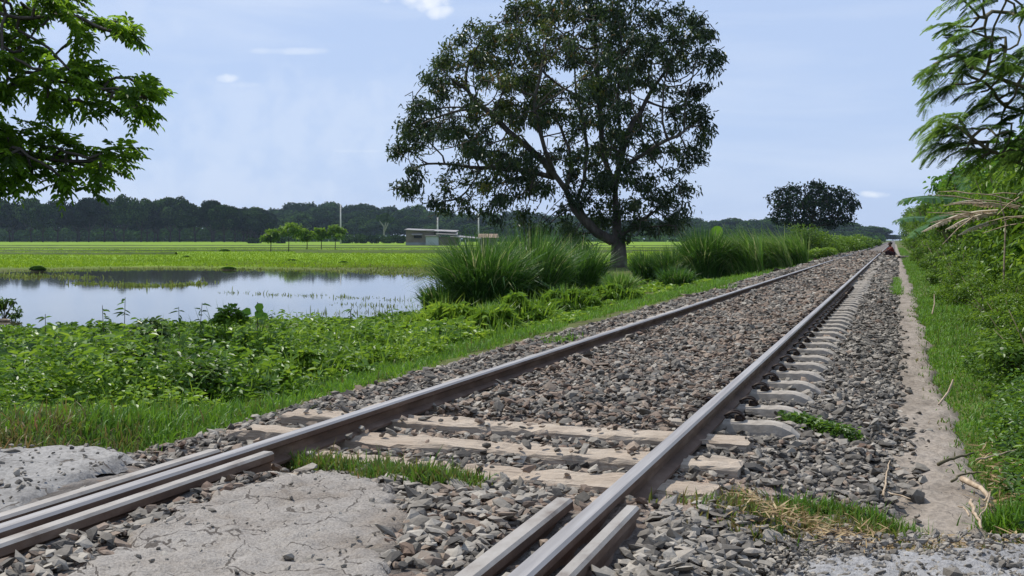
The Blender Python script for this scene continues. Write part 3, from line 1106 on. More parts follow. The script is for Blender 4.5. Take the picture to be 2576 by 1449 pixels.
def radii(par, tip, e=2.3, rmax=None):
    n = len(par)
    a = np.zeros(n); kids = np.zeros(n, int)
    for i in range(n - 1, -1, -1):
        if kids[i] == 0: a[i] = tip ** e
        if par[i] >= 0:
            a[par[i]] += a[i]; kids[par[i]] += 1
    r = a ** (1 / e)
    if rmax: r = r * min(1, rmax / r.max())
    return np.maximum(r, tip), kids


def branch_mesh(g, nd, par, r, sides=6, tint=0.0):
    for i in range(len(nd)):
        p = par[i]
        if p < 0: continue
        k = sides if r[p] > r.max() * .12 else 4
        d = nd[i] - nd[p]
        tube(g, [nd[p], nd[i] + d * .06], [min(r[p], r[i] * 1.5), r[i]], k, tint, cap=False)


def poly_attract(poly, n, zc, dz, inner=0.0, power=.6):
    """points inside an outlined crown: full depth in the middle, thin at the rim"""
    p = np.array(poly, float)
    out = []
    x0, y0 = p.min(0); x1, y1 = p.max(0)
    while len(out) < n:
        x = rng.uniform(x0, x1, 4 * n); y = rng.uniform(y0, y1, 4 * n)
        d = sdist(p, x, y)
        k = d > inner
        x, y, d = x[k], y[k], d[k]
        w = np.clip(d / d.max(), 0, 1) ** power
        z = zc + dz * w * rng.uniform(-1, 1, len(x))
        out += [(a, b, c) for a, b, c in zip(x, y, z)]
    out = np.array(out[:n])
    # keep the size at the distance zc so the crown is a solid body, not a cone of sight lines
    q = np.array([at(a, b, zc) for a, b, c in out])
    f = np.array((-SA, CA, 0))
    return q + f[None] * (out[:, 2] - zc)[:, None]


def lobe_crown(g, lobes, n, L, W, tintf, shell=.35, mi=0, droop=.15, fold=.2, tangent=False):
    """leaf faces spread over and through overlapping lobes (centre, radii)"""
    vol = np.array([l[1][0] * l[1][1] for l in lobes]) ** 1.0
    cnt = rng.multinomial(n, vol / vol.sum())
    for (c, rr), k in zip(lobes, cnt):
        if k == 0: continue
        u = runit(k)
        rad = (1 - shell * rng.random(k) ** 1.6)
        p = np.array(c) + u * np.array(rr) * rad[:, None] * (1 + .13 * sn(u[:, 0] * 3 + c[0], u[:, 1] * 3 + c[1] + u[:, 2] * 2, 1.1, 2)[:, None])
        d = norm(u * .5 + rng.normal(size=(k, 3)) * .7 + np.array((0, 0, -.2)))
        upv = norm(u + UP * .6 + rng.normal(size=(k, 3)) * .35)
        if tangent:
            upv = norm(u + rng.normal(size=(k, 3)) * .28)
            d = norm(np.cross(upv, rng.normal(size=(k, 3))))
        leaves(g, p, d, upv, L * rng.uniform(.7, 1.3, k), W * rng.uniform(.75, 1.25, k), tintf(p, u, k), fold, droop, mi)


def fronds(g, gt, pos, d, L, npair, ll, lw, tint, droop=.35, tl=.0):
    """pinnate leaves: a stalk with pairs of leaflets"""
    n = len(pos)
    d = norm(d)
    s = norm(np.cross(d, UP + rng.normal(0, .15, (n, 3))))
    nn = np.cross(s, d)
    L = np.broadcast_to(np.asarray(L, float), (n,))
    for j in range(npair + 1):
        t = (j + .6) / (npair + .6)
        p = pos + d * (L * t)[:, None] - UP * (droop * L * t * t)[:, None]
        tang = norm(d - UP * (2 * droop * t))
        sc = .65 + .5 * math.sin(math.pi * min(1, t * .9))
        tt = np.clip(tint + rng.normal(0, .08, n), 0, 1)
        if j == npair:
            leaves(g, p, tang, nn, ll * sc, lw * sc, tt)
            break
        for sg in (-1, 1):
            dd = norm(tang * .5 + s * sg * .85 - UP * rng.uniform(.02, .4, n)[:, None] + rng.normal(0, .1, (n, 3)))
            leaves(g, p, dd, norm(nn + rng.normal(0, .2, (n, 3))), ll * sc * rng.uniform(.8, 1.15, n), lw * sc, tt)


# ------------------------------------------------------------------ the large tree by the pond
def build_big_tree():
    ZC = 64.0
    outline = [(975, 385), (1005, 300), (1010, 235), (1048, 185), (1075, 175), (1105, 120), (1150, 70), (1190, 55), (1230, 45), (1290, 5), (1370, -40), (1470, -75), (1600, -70), (1690, -20),
               (1720, 25), (1795, 15), (1795, 75), (1860, 120), (1870, 140), (1830, 175), (1800, 190), (1792, 235), (1760, 262), (1790, 300), (1796, 345), (1775, 400), (1740, 450), (1770, 480),
               (1700, 500), (1660, 545), (1600, 560), (1500, 555), (1330, 520), (1190, 520), (1075, 475), (1040, 430), (985, 405)]
    att = poly_attract(outline, 3000, ZC, 6.5, 4)
    # gaps: thin out blobs so that the sky shows
    q = np.array([at(a, b, ZC) for a, b in ((1640, 240), (1345, 345), (1440, 330), (1250, 330), (1590, 420), (1120, 420), (1690, 330), (1420, 440))])
    keep = np.ones(len(att), bool)
    for c, r in zip(q, (1.2, 1.1, 1.3, 1.1, 1.3, 1.2, 1.1, 1.3)):
        e = att - c
        keep &= ~((np.hypot(e @ np.array((CA, SA, 0)), e[:, 2]) < r) & (rng.random(len(att)) < .8))
    att = att[keep]
    # a low spray hanging out on the left, and low twigs on the right
    extra = [at(rng.uniform(985, 1060), rng.uniform(450, 490), ZC + rng.uniform(-1, 1)) for _ in range(45)]
    extra += [at(rng.uniform(1060, 1280), rng.uniform(500, 560), ZC + rng.uniform(-2.5, 2.5)) for _ in range(30)]
    extra += [at(rng.uniform(1300, 1480), rng.uniform(530, 640), ZC + rng.uniform(-3, 3)) for _ in range(60)]
    extra += [at(rng.uniform(1580, 1730), rng.uniform(480, 610), ZC + rng.uniform(-2.5, 2.5)) for _ in range(110)]
    att = np.concatenate([att, np.array(extra)])
    base = at(1556, 672, ZC)

    def pl(pts):
        out = []
        P = [at(a, b, ZC + dz) for a, b, dz in pts]
        for a, b in zip(P[:-1], P[1:]):
            m = max(1, int(np.linalg.norm(b - a) / .55))
            for k in range(m): out.append(a + (b - a) * k / m + rng.normal(0, .03, 3))
        return out + [P[-1]]
    seeds = [(pl([(1556, 672, 0), (1558, 640, 0), (1555, 600, 0)]), -1)]
    n0 = len(seeds[0][0]) - 1
    main = pl([(1555, 590, 0), (1550, 540, 0), (1548, 480, .2), (1556, 420, .3), (1562, 340, .2), (1556, 290, 0)])
    seeds.append((main, n0))
    c = n0 + 1 + len(main)
    left = pl([(1538, 606, 0), (1500, 585, -.4), (1468, 552, -.8), (1445, 520, -.9), (1425, 480, -1)])
    seeds.append((left, n0))
    cl = c + len(left) - 1
    l2 = pl([(1412, 465, -1.2), (1385, 425, -1.5), (1350, 385, -1.8), (1310, 340, -2)])
    seeds.append((l2, cl)); c2 = cl + 1 + len(l2)
    l3 = pl([(1430, 455, -.6), (1438, 400, 0), (1425, 350, .5), (1400, 300, .8)])
    seeds.append((l3, cl)); c3 = c2 + len(l3)
    tot = c3
    for pts, k0 in (([(1452, 500, -.5), (1470, 450, .4), (1477, 380, 1.0), (1468, 310, 1.2), (1450, 240, 1.4)], c + len(left) - 3),
                    ([(1395, 430, -1.4), (1372, 380, -2.6), (1348, 310, -3), (1345, 240, -3)], c2 - len(l2) + 3),
                    ([(1330, 372, -1.6), (1280, 330, -1.2), (1235, 285, -1), (1190, 250, -.6)], c2 - 4),
                    ([(1390, 445, -.8), (1330, 430, .8), (1260, 425, 1.6), (1180, 420, 2)], c2 - len(l2) + 2),
                    ([(1546, 470, .8), (1522, 400, 1.6), (1512, 320, 2.0), (1505, 230, 2.2), (1500, 140, 2)], n0 + 1 + 4),
                    ([(1558, 430, -.6), (1605, 395, -1.4), (1655, 365, -2), (1710, 340, -2)], n0 + 1 + 6)):
        q = pl(pts); seeds.append((q, k0)); tot += len(q)
    c3 = tot
    l4 = pl([(1440, 535, -1.4), (1380, 515, -2), (1310, 500, -2.2), (1230, 488, -2)])
    c4 = c3
    r1 = pl([(1572, 590, .5), (1610, 560, 1), (1650, 530, 1.5)])
    seeds.append((r1, n0)); c5 = c4 + len(r1)
    r2 = pl([(1580, 330, .8), (1610, 280, 1.4), (1640, 225, 1.6)])
    seeds.append((r2, n0 + len(main) - 4)); c6 = c5 + len(r2)
    nd, par = grow(att, seeds, .5, 6.0, .62, 90, .22, (0, 0, .02))
    r, kids = radii(par, .016, 2.25)
    sc = .36 / r[0]
    r = np.maximum(r * sc, .014)
    r = np.where((nd[:, 2] - base[2]) > 3.2, np.minimum(r, .15), r)
    nd[0] += np.array((0, 0, -.3)); r[0] *= 1.5; r[1] *= 1.2
    root = empty('large_tree', base)
    g = Geo()
    branch_mesh(g, nd - base, par, r, 8)
    g.build('trunk', M['bark'], root, True)
    g = Geo()
    tips = np.where(((kids == 0) & (rng.random(len(nd)) < .62)) | ((r < .030) & (rng.random(len(nd)) < .14)))[0]
    K = 104
    idx = np.repeat(tips, K)
    n = len(idx)
    pd = norm(nd[idx] - nd[np.maximum(par[idx], 0)])
    cl = rng.normal(0, 1, (len(tips), 1)).repeat(K, 0)
    pos = nd[idx] - base + rng.normal(0, .25, (n, 3)) * (1, 1, .8) - pd * rng.uniform(0, .3, (n, 1))
    d = norm(rng.normal(size=(n, 3)) * .75 + pd * .5 + np.array((0, 0, -.45)))
    # young reddish leaves; upper left painted lighter as sunlit, right side darker as shaded
    rel = (nd[idx] - base)
    side = rel @ np.array((CA, SA, 0))
    young = np.exp(-((side + 5.5) / 4.5) ** 2 - ((rel[:, 2] - 10.5) / 4) ** 2)
    tint = np.clip(.42 + .14 * cl[:, 0] + rng.normal(0, .13, n) + .32 * young - .06 * (side > 2), 0, .9)
    tint = np.where(rng.random(n) < .05 * young, 1.0, tint)
    leaves(g, pos, d, norm(UP + rng.normal(0, .5, (n, 3))), rng.uniform(.19, .32, n), rng.uniform(.075, .125, n), tint, .2, .2)
    o = g.build('crown', M['mango_leaf'], root)
    tag(root, 'large spreading tree with two dark leaning trunks and an airy crown, standing beside the pond', 'tree')
    return len(nd), n


print('big tree', build_big_tree())


# ------------------------------------------------------------------ tree with drooping branches at the left
def build_left_tree():
    ZC = 11.0
    tiers = [([(-330, -140), (60, -110), (205, -50), (225, 10), (255, 40), (310, 55), (345, 85), (352, 118), (320, 112), (270, 105), (215, 95), (180, 92), (120, 80), (70, 120), (-330, 160)], 520),
             ([(-330, 70), (20, 85), (110, 95), (165, 115), (185, 145), (260, 180), (350, 192), (402, 225), (382, 245), (390, 290), (350, 292), (290, 280), (220, 268), (140, 280), (60, 240), (-330, 250)], 640),
             ([(-330, 290), (0, 300), (70, 318), (110, 345), (200, 365), (310, 360), (362, 400), (300, 415), (285, 450), (245, 462), (165, 480), (90, 455), (0, 478), (-330, 480)], 560)]
    base = at(-560, 604, ZC)
    base[2] = float(hz(base[0], base[1]))
    nd0 = base.copy()
    P = [base, base + (0.05, 0, 1.0), at(-500, 480, ZC), at(-470, 330, ZC), at(-430, 120, ZC), at(-400, -120, ZC)]
    trunk = []
    for a, b in zip(P[:-1], P[1:]):
        m = max(1, int(np.linalg.norm(b - a) / .13))
        for k in range(m): trunk.append(a + (b - a) * k / m)
    seeds = [(trunk, -1)]
    n = len(trunk)
    # one long limb per tier
    for pts, z in (([(-430, 60), (-250, 20), (-80, 20), (60, 35)], -.3), ([(-450, 250), (-250, 175), (-60, 170), (120, 185)], .2), ([(-460, 430), (-250, 380), (-60, 375), (80, 390)], -.1)):
        Q = [at(a, b, ZC + z) for a, b in pts]
        L = []
        for a, b in zip(Q[:-1], Q[1:]):
            m = max(1, int(np.linalg.norm(b - a) / .13))
            for k in range(m): L.append(a + (b - a) * k / m + rng.normal(0, .012, 3))
        k0 = int(np.argmin([np.linalg.norm(t - Q[0]) for t in trunk]))
        seeds.append((L, k0))
    att = np.concatenate([poly_attract(p, k, ZC, .75, 1) for p, k in tiers])
    nd, par = grow(att, seeds, .11, 1.6, .15, 80, .2, (0, 0, .03))
    r, kids = radii(par, .0035, 2.2)
    r = np.maximum(r * (.15 / r[0]), .0032); r = np.where(np.arange(len(r)) < n, r, np.minimum(r, .017))
    root = empty('shade_tree', base)
    g = Geo(); branch_mesh(g, nd - base, par, r, 7)
    g.build('trunk', M['bark'], root, True)
    tips = np.where((kids == 0) | ((r < .012) & (rng.random(len(nd)) < .34)))[0]
    K = 10
    idx = np.repeat(tips, K); n = len(idx)
    pd = norm(nd[idx] - nd[np.maximum(par[idx], 0)])
    pos = nd[idx] - base + rng.normal(0, .03, (n, 3))
    out = np.array((CA, SA, 0)) * .35
    d = norm(rng.normal(size=(n, 3)) * (.6, .6, .35) + pd * .5 + out)
    tint = np.clip(rng.normal(.42, .2, n) + .25 * rng.normal(0, 1, len(tips)).repeat(K) * .5, 0, 1)
    g = Geo()
    fronds(g, None, pos, d, rng.uniform(.13, .23, n), 5, .072, .033, tint, .24)
    g.build('crown', M['rain_leaf'], root)
    tag(root, 'glossy green shade tree with drooping leafy branches over the pond, at the left edge', 'tree')
    return len(nd), n


print('left tree', build_left_tree())


# ------------------------------------------------------------------ feathery tree at the right
def build_feather_tree():
    ZC = 9.0
    base = at(2790, 604, ZC); base[2] = 0.0
    P = [base, at(2775, 640, ZC), at(2760, 420, ZC), at(2750, 200, ZC), at(2735, -60, ZC)]
    trunk = []
    for a, b in zip(P[:-1], P[1:]):
        m = max(1, int(np.linalg.norm(b - a) / .1))
        for k in range(m): trunk.append(a + (b - a) * k / m)
    seeds = [(trunk, -1)]
    limbs = [([(2745, 90), (2640, 55), (2540, 30), (2450, 25)], .3), ([(2752, 260), (2640, 245), (2560, 215), (2480, 180), (2400, 150)], -.2), ([(2755, 330), (2650, 310), (2570, 285), (2490, 245)], .3),
             ([(2762, 470), (2640, 440), (2560, 410), (2480, 370), (2420, 325), (2380, 310)], 0)]
    for pts, z in limbs:
        Q = [at(a, b, ZC + z) for a, b in pts]
        L = []
        for a, b in zip(Q[:-1], Q[1:]):
            m = max(1, int(np.linalg.norm(b - a) / .1))
            for k in range(m): L.append(a + (b - a) * k / m + rng.normal(0, .008, 3))
        k0 = int(np.argmin([np.linalg.norm(t - Q[0]) for t in trunk]))
        seeds.append((L, k0))
    polys = [([(2410, -40), (2440, 5), (2380, 40), (2420, 110), (2500, 100), (2700, 100), (2700, -40)], 110),
             ([(2340, 110), (2310, 160), (2350, 200), (2400, 235), (2480, 250), (2600, 330), (2720, 300), (2720, 60), (2500, 70), (2400, 90)], 230),
             ([(2330, 290), (2330, 320), (2400, 345), (2420, 380), (2480, 405), (2720, 425), (2720, 330), (2560, 330), (2480, 300), (2400, 285)], 210)]
    att = np.concatenate([poly_attract(p, k, ZC, .6, 1) for p, k in polys])
    nd, par = grow(att, seeds, .09, 1.3, .14, 60, .18, (0, 0, .02))
    r, kids = radii(par, .003, 2.2)
    r = np.clip(r * (.06 / r[0]), .0026, .014)
    root = empty('feathery_tree', base)
    g = Geo(); branch_mesh(g, nd - base, par, r, 6)
    g.build('trunk', M['twig'], root, True)
    tips = np.where((kids == 0) | ((r < .007) & (rng.random(len(nd)) < .62)))[0]
    K = 3
    idx = np.repeat(tips, K); n = len(idx)
    pd = norm(nd[idx] - nd[np.maximum(par[idx], 0)])
    pos = nd[idx] - base
    d = norm(rng.normal(size=(n, 3)) * (.55, .55, .22) + pd * .5 - np.array((CA, SA, 0)) * .55)
    tint = np.clip(rng.normal(.45, .2, n), 0, 1)
    Lf = rng.uniform(.17, .28, n)
    g = Geo()
    s = norm(np.cross(d, UP))
    for j in range(7):
        t = (j + 1) / 7
        p = pos + d * (Lf * t)[:, None] - UP * (.32 * Lf * t * t)[:, None]
        tang = norm(d - UP * .64 * t)
        for sg in ((-1, 1) if j < 6 else (-.2, .2)):
            pdv = norm(tang * .75 + s * sg * .65 - UP * rng.uniform(0, .25, n)[:, None])
            pl = Lf * (.42 - .12 * abs(t - .5))
            ss = norm(np.cross(pdv, UP + rng.normal(0, .2, (n, 3))))
            for q in range(8):
                u = (q + 1) / 8.5
                pp = p + pdv * (pl * u)[:, None] - UP * (.18 * pl * u * u)[:, None]
                for s2 in (-1, 1):
                    leaves(g, pp, norm(ss * s2 + pdv * .45), UP + np.zeros((n, 3)), .027 * (1.15 - .45 * u), .013, tint, .1, .1)
    g.build('crown', M['feather_leaf'], root)
    tag(root, 'tall feathery-leaved tree leaning in over the hedge at the right edge', 'tree')
    return len(nd), n


print('feather', build_feather_tree())


# ------------------------------------------------------------------ far trees
def far_proto(kind, seed):
    """one far tree of unit size: 1 m high; parts trunk and crown"""
    global rng
    rng = np.random.default_rng(seed)
    root = empty('field_tree' if kind == 'field' else 'forest_tree', (0, 0, 0))
    g = Geo()
    lob = []
    cz_, rz_ = (.60, .36) if kind == 'field' else (.52, .44)
    nl = 30
    for k in range(nl):
        u = runit(1)[0]
        if u[2] < -.75: u[2] *= -1
        f = rng.uniform(.55, .80)
        s = rng.uniform(.085, .15)
        flat = 1.0 if u[2] > -.2 else .75
        lob.append(((u[0] * .36 * f * 1.25, u[1] * .36 * f * 1.25, cz_ + u[2] * rz_ * f * flat + rng.uniform(-.02, .04)), (s * 1.2, s * 1.2, s)))
    lob.append(((0, 0, cz_), (.27, .27, .24)))
    def tint(p, u, k): return np.clip(.42 + .10 * u[:, 2] + rng.normal(0, .2, k) + .16 * sn(p[:, 0], p[:, 2], .25, 1), 0, 1)  # upward-facing leaves tinted lighter: top light put into the colour
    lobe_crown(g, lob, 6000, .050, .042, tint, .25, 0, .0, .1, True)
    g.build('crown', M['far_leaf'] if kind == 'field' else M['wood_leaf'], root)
    g = Geo()
    ln = rng.uniform(-.06, .06)
    tube(g, [(0, 0, -.03), (ln * .5, 0, .12), (ln, 0, .26), (ln * 1.3, 0, .5)], [.028, .021, .018, .010], 7)
    for k in range(5):
        a = k * 1.3 + rng.uniform(-.3, .3)
        tube(g, [(ln, 0, .22), (ln + .12 * math.cos(a), .12 * math.sin(a), .34), (ln + .25 * math.cos(a), .25 * math.sin(a), .5)], [.013, .009, .004], 5)
    g.build('trunk', M['far_bark'], root, True)
    return root


def place(proto, px, top, zc, basey, width_px, first):
    """a tree whose crown top stands at (px, top) of the photograph at depth zc"""
    b = at(px, basey, zc)
    h = (basey - top) / FV * zc
    w = width_px / FV * zc / .82
    o = proto if first else copy_tree(proto)
    o.location = [float(v) for v in b]
    o.rotation_euler = (0, 0, float(rng.uniform(0, 6.28)))
    o.scale = (w, w, h)
    return o


def build_treelines():
    global rng
    protos = [far_proto('field', 100 + k) for k in range(4)]
    used = [True] * 4
    rng = np.random.default_rng(77)
    k = 0
    tops = [(-60, 500), (-15, 497), (30, 498), (75, 499), (112, 505), (150, 503), (190, 498), (228, 494), (268, 492), (312, 489), (350, 492), (388, 498), (425, 494), (455, 493), (492, 507), (530, 506), (560, 511), (592, 517), (622, 527), (655, 533)]
    used = [False] * 4
    for i, (px, tp) in enumerate(tops):
        p = k % 4
        o = place(protos[p], px + rng.uniform(-6, 6), tp + rng.uniform(-4, 9), 600 + rng.uniform(-22, 22), 609.5 + rng.uniform(-1, .5), rng.uniform(64, 92), not used[p])
        used[p] = True; k += 1
        tag(o, 'dark round-crowned tree in the row along the far edge of the rice field', 'tree', 'trees along the far edge of the rice field')
    for i in range(9):
        p = k % 4
        o = place(protos[p], rng.uniform(-80, 640), 516 + rng.uniform(0, 12), 690 + rng.uniform(-20, 20), 607.5, 105, False); k += 1
        tag(o, 'dark round-crowned tree in the row along the far edge of the rice field', 'tree', 'trees along the far edge of the rice field')
    protos = [far_proto('wood', 200 + q) for q in range(4)]
    used = [False] * 4
    rng = np.random.default_rng(78)
    sky = [(600, 545), (650, 528), (690, 516), (730, 511), (770, 505), (810, 506), (850, 515), (890, 510), (940, 506), (980, 508), (1030, 512), (1080, 521), (1130, 523), (1180, 526), (1230, 527), (1280, 530), (1330, 532), (1380, 536),
           (1430, 540), (1500, 545), (1580, 548), (1650, 546), (1700, 546), (1745, 550), (1790, 546), (1835, 545), (1880, 546), (1920, 543), (1960, 552), (2010, 556), (2060, 556), (2110, 557), (2150, 561), (2185, 570), (2210, 579), (2228, 588)]
    for row, (zc, dy, wd) in enumerate(((960, 0, 95), (850, 16, 85), (740, 34, 75))):
        for px, tp in sky:
            if px > 1950 and row == 2: continue
            if px < 640 and row == 2: continue
            p = int(rng.integers(0, 4))
            t = tp + dy + rng.uniform(-7, 9)
            if t > 596: continue
            wpx = min(wd * rng.uniform(.8, 1.15), 2.6 * (609 - t) + 10)
            o = place(protos[p], px + rng.uniform(-14, 14), t, zc + rng.uniform(-30, 30), 608.5, wpx, not used[p])
            used[p] = True
            tag(o, 'tree of the bluish wood behind the house and the far track', 'tree', 'trees of the far wood')
    # beyond the end of the track
    for px in range(2195, 2330, 17):
        o = place(protos[px % 4], px, 589 + rng.uniform(-2, 3), 1500, 606, 34, False)
        tag(o, 'tree of the bluish wood behind the house and the far track', 'tree', 'trees of the far wood')


build_treelines()


def build_dome_tree():
    global rng
    rng = np.random.default_rng(9)
    ZC = 180.0
    outline = [(1926, 505), (1940, 480), (1985, 464), (2020, 468), (2052, 453), (2085, 470), (2118, 468), (2145, 490), (2162, 515), (2140, 540), (2150, 560), (2100, 572), (1960, 572), (1935, 545), (1945, 525)]
    att = poly_attract(outline, 900, ZC, 5.0, 1)
    base = at(2045, 604, ZC); base[2] = -.5
    P = [base, at(2045, 600, ZC), at(2043, 580, ZC)]
    tr = [P[0] + (P[2] - P[0]) * t for t in np.linspace(0, 1, 6)]
    nd, par = grow(att, [(tr, -1)], .6, 9, .55, 60, .2)
    r, kids = radii(par, .03, 2.2)
    r = np.maximum(r * (.34 / r[0]), .03)
    root = empty('dome_tree', base)
    g = Geo(); branch_mesh(g, nd - base, par, r, 5)
    g.build('trunk', M['far_bark'], root)
    tips = np.where((kids == 0) | (rng.random(len(nd)) < .5))[0]
    idx = np.repeat(tips, 12); n = len(idx)
    g = Geo()
    leaves(g, nd[idx] - base + rng.normal(0, .28, (n, 3)), runit(n) - np.array((0, 0, .3)), norm(UP + rng.normal(0, .5, (n, 3))), .5, .26, np.clip(rng.normal(.38, .2, n), 0, .8), .2, .2)
    g.build('crown', M['far_leaf'], root)
    tag(root, 'dark dome-shaped tree standing alone beside the far track, left of the rails', 'tree')


build_dome_tree()


def build_saplings():
    global rng
    rng = np.random.default_rng(31)
    labs = ['thin slightly leaning sapling at the left end of the five in the rice field', 'fullest of the five field saplings, second from the left',
            'small low sapling in the middle of the five in the rice field', 'narrow sapling just left of the rightmost field sapling', 'square-crowned sapling at the right end of the five in the field']
    for (px, top, by, w), lab in zip(((681, 573, 633, 34), (726, 563, 633, 66), (772, 573, 632, 38), (808, 574, 630, 26), (843, 564, 630, 46)), labs):
        zc = FV * (CAMH + .52) / (by - HOR)
        b = at(px, by, zc)
        k = zc / FV
        H = (by - top) * k; W = w * k / 2
        root = empty('field_sapling', b)
        g = Geo()
        tube(g, [(0, 0, -.1), (.04, 0, H * .3), (.02, .03, H * .6), (0, 0, H * .85)], [.06, .05, .035, .02], 6)
        for a in range(5):
            tube(g, [(.02, 0, H * .38), (W * .5 * math.cos(a * 1.3), W * .5 * math.sin(a * 1.3), H * .6)], [.025, .012], 5)
        g.build('trunk', M['far_bark'], root, True)
        g = Geo()
        lob = [((rng.uniform(-.85, .85) * W, rng.uniform(-.7, .7) * W, H * rng.uniform(.50, .92)), (W * rng.uniform(.22, .45), W * .35, H * rng.uniform(.06, .13))) for _ in range(13)]
        lobe_crown(g, lob, 900, .36, .20, lambda p, u, k: np.clip(rng.normal(.5, .2, k) + .15 * u[:, 2], 0, 1), .8)  # leaf tint rises with the upward normal, painting in light from above
        g.build('crown', M['hedge_leaf'], root)
        tag(root, lab, 'tree')


build_saplings()


def build_far_things():
    global rng
    rng = np.random.default_rng(41)
    # bare pale trunked tree and the white posts
    zc = 560.0
    b = at(966, 609, zc); k = zc / FV
    root = empty('pale_tree', b)
    g = Geo()
    for pts in ([(0, 0), (0, 25), (-1, 42)], [(0, 25), (9, 44), (12, 58)], [(-1, 40), (-10, 52), (-12, 62)], [(0, 30), (5, 50), (3, 64)]):
        tube(g, [(a * k * CA, a * k * SA, h * k) for a, h in pts], np.linspace(.36, .18, len(pts)), 6)
    g.build('trunk', M['pale_bark'], root, True)
    g = Geo()
    lob = [((a * k, 0, h * k), (9 * k, 9 * k, 6 * k)) for a, h in ((-10, 62), (4, 66), (14, 58), (-2, 58))]
    lobe_crown(g, lob, 1500, .8, .5, lambda p, u, n: np.clip(rng.normal(.5, .2, n), 0, 1), .8)
    g.build('crown', M['wood_leaf'], root)
    tag(root, 'tree with a forked pale trunk in front of the far wood, left of the house', 'tree')
    for px, top, zc, lab in ((857, 514, 430, 'tallest pale utility pole, standing above the rightmost field sapling'), (1101, 546, 380, 'short white post rising behind the roof of the house'), (1204, 538, 410, 'thin white post right of the house, seen through the tree twigs')):
        b = at(px, 612, zc); k = zc / FV
        root = empty('utility_pole', b)
        H = (612 - top) * k
        g = Geo(); tube(g, [(0, 0, -.5), (0, 0, H)], [.30, .20], 8)
        g.build('pole_shaft', M['pole'], root, True)
        g = Geo(); box(g, (-.9, -.08, H - 1.1), (.9, .08, H - .92)); box(g, (-.5, -.06, H - 2.0), (.5, .06, H - 1.85))
        g.build('cross_arm', M['far_bark'], root)
        root.rotation_euler = (0, 0, YAW + .9)
        tag(root, lab, 'utility pole')
    # light shrubs in front of the wood
    zc = 470.0
    for i, (px, top, w) in enumerate(((872, 590, 40), (905, 588, 38), (938, 592, 40), (975, 594, 44), (1004, 590, 30), (700, 594, 40), (640, 597, 34))):
        b = at(px, 611.5, zc); k = zc / FV
        g = Geo()
        W = w / 2 * k; H = (611.5 - top) * k
        lob = [((rng.uniform(-.7, .7) * W, rng.uniform(-.5, .5) * W, H * rng.uniform(.2, .7)), (W * .5, W * .5, H * .33)) for _ in range(9)]
        lobe_crown(g, lob, 1500, .62, .42, lambda p, u, n: np.clip(rng.normal(.6, .2, n), 0, 1), .8)
        o = g.build('field_shrub', M['wood_leaf']); o.location = [float(v) for v in b]
        tag(o, 'low light green shrub between the rice field and the far wood', 'shrub', 'shrubs at the far edge of the field')


build_far_things()


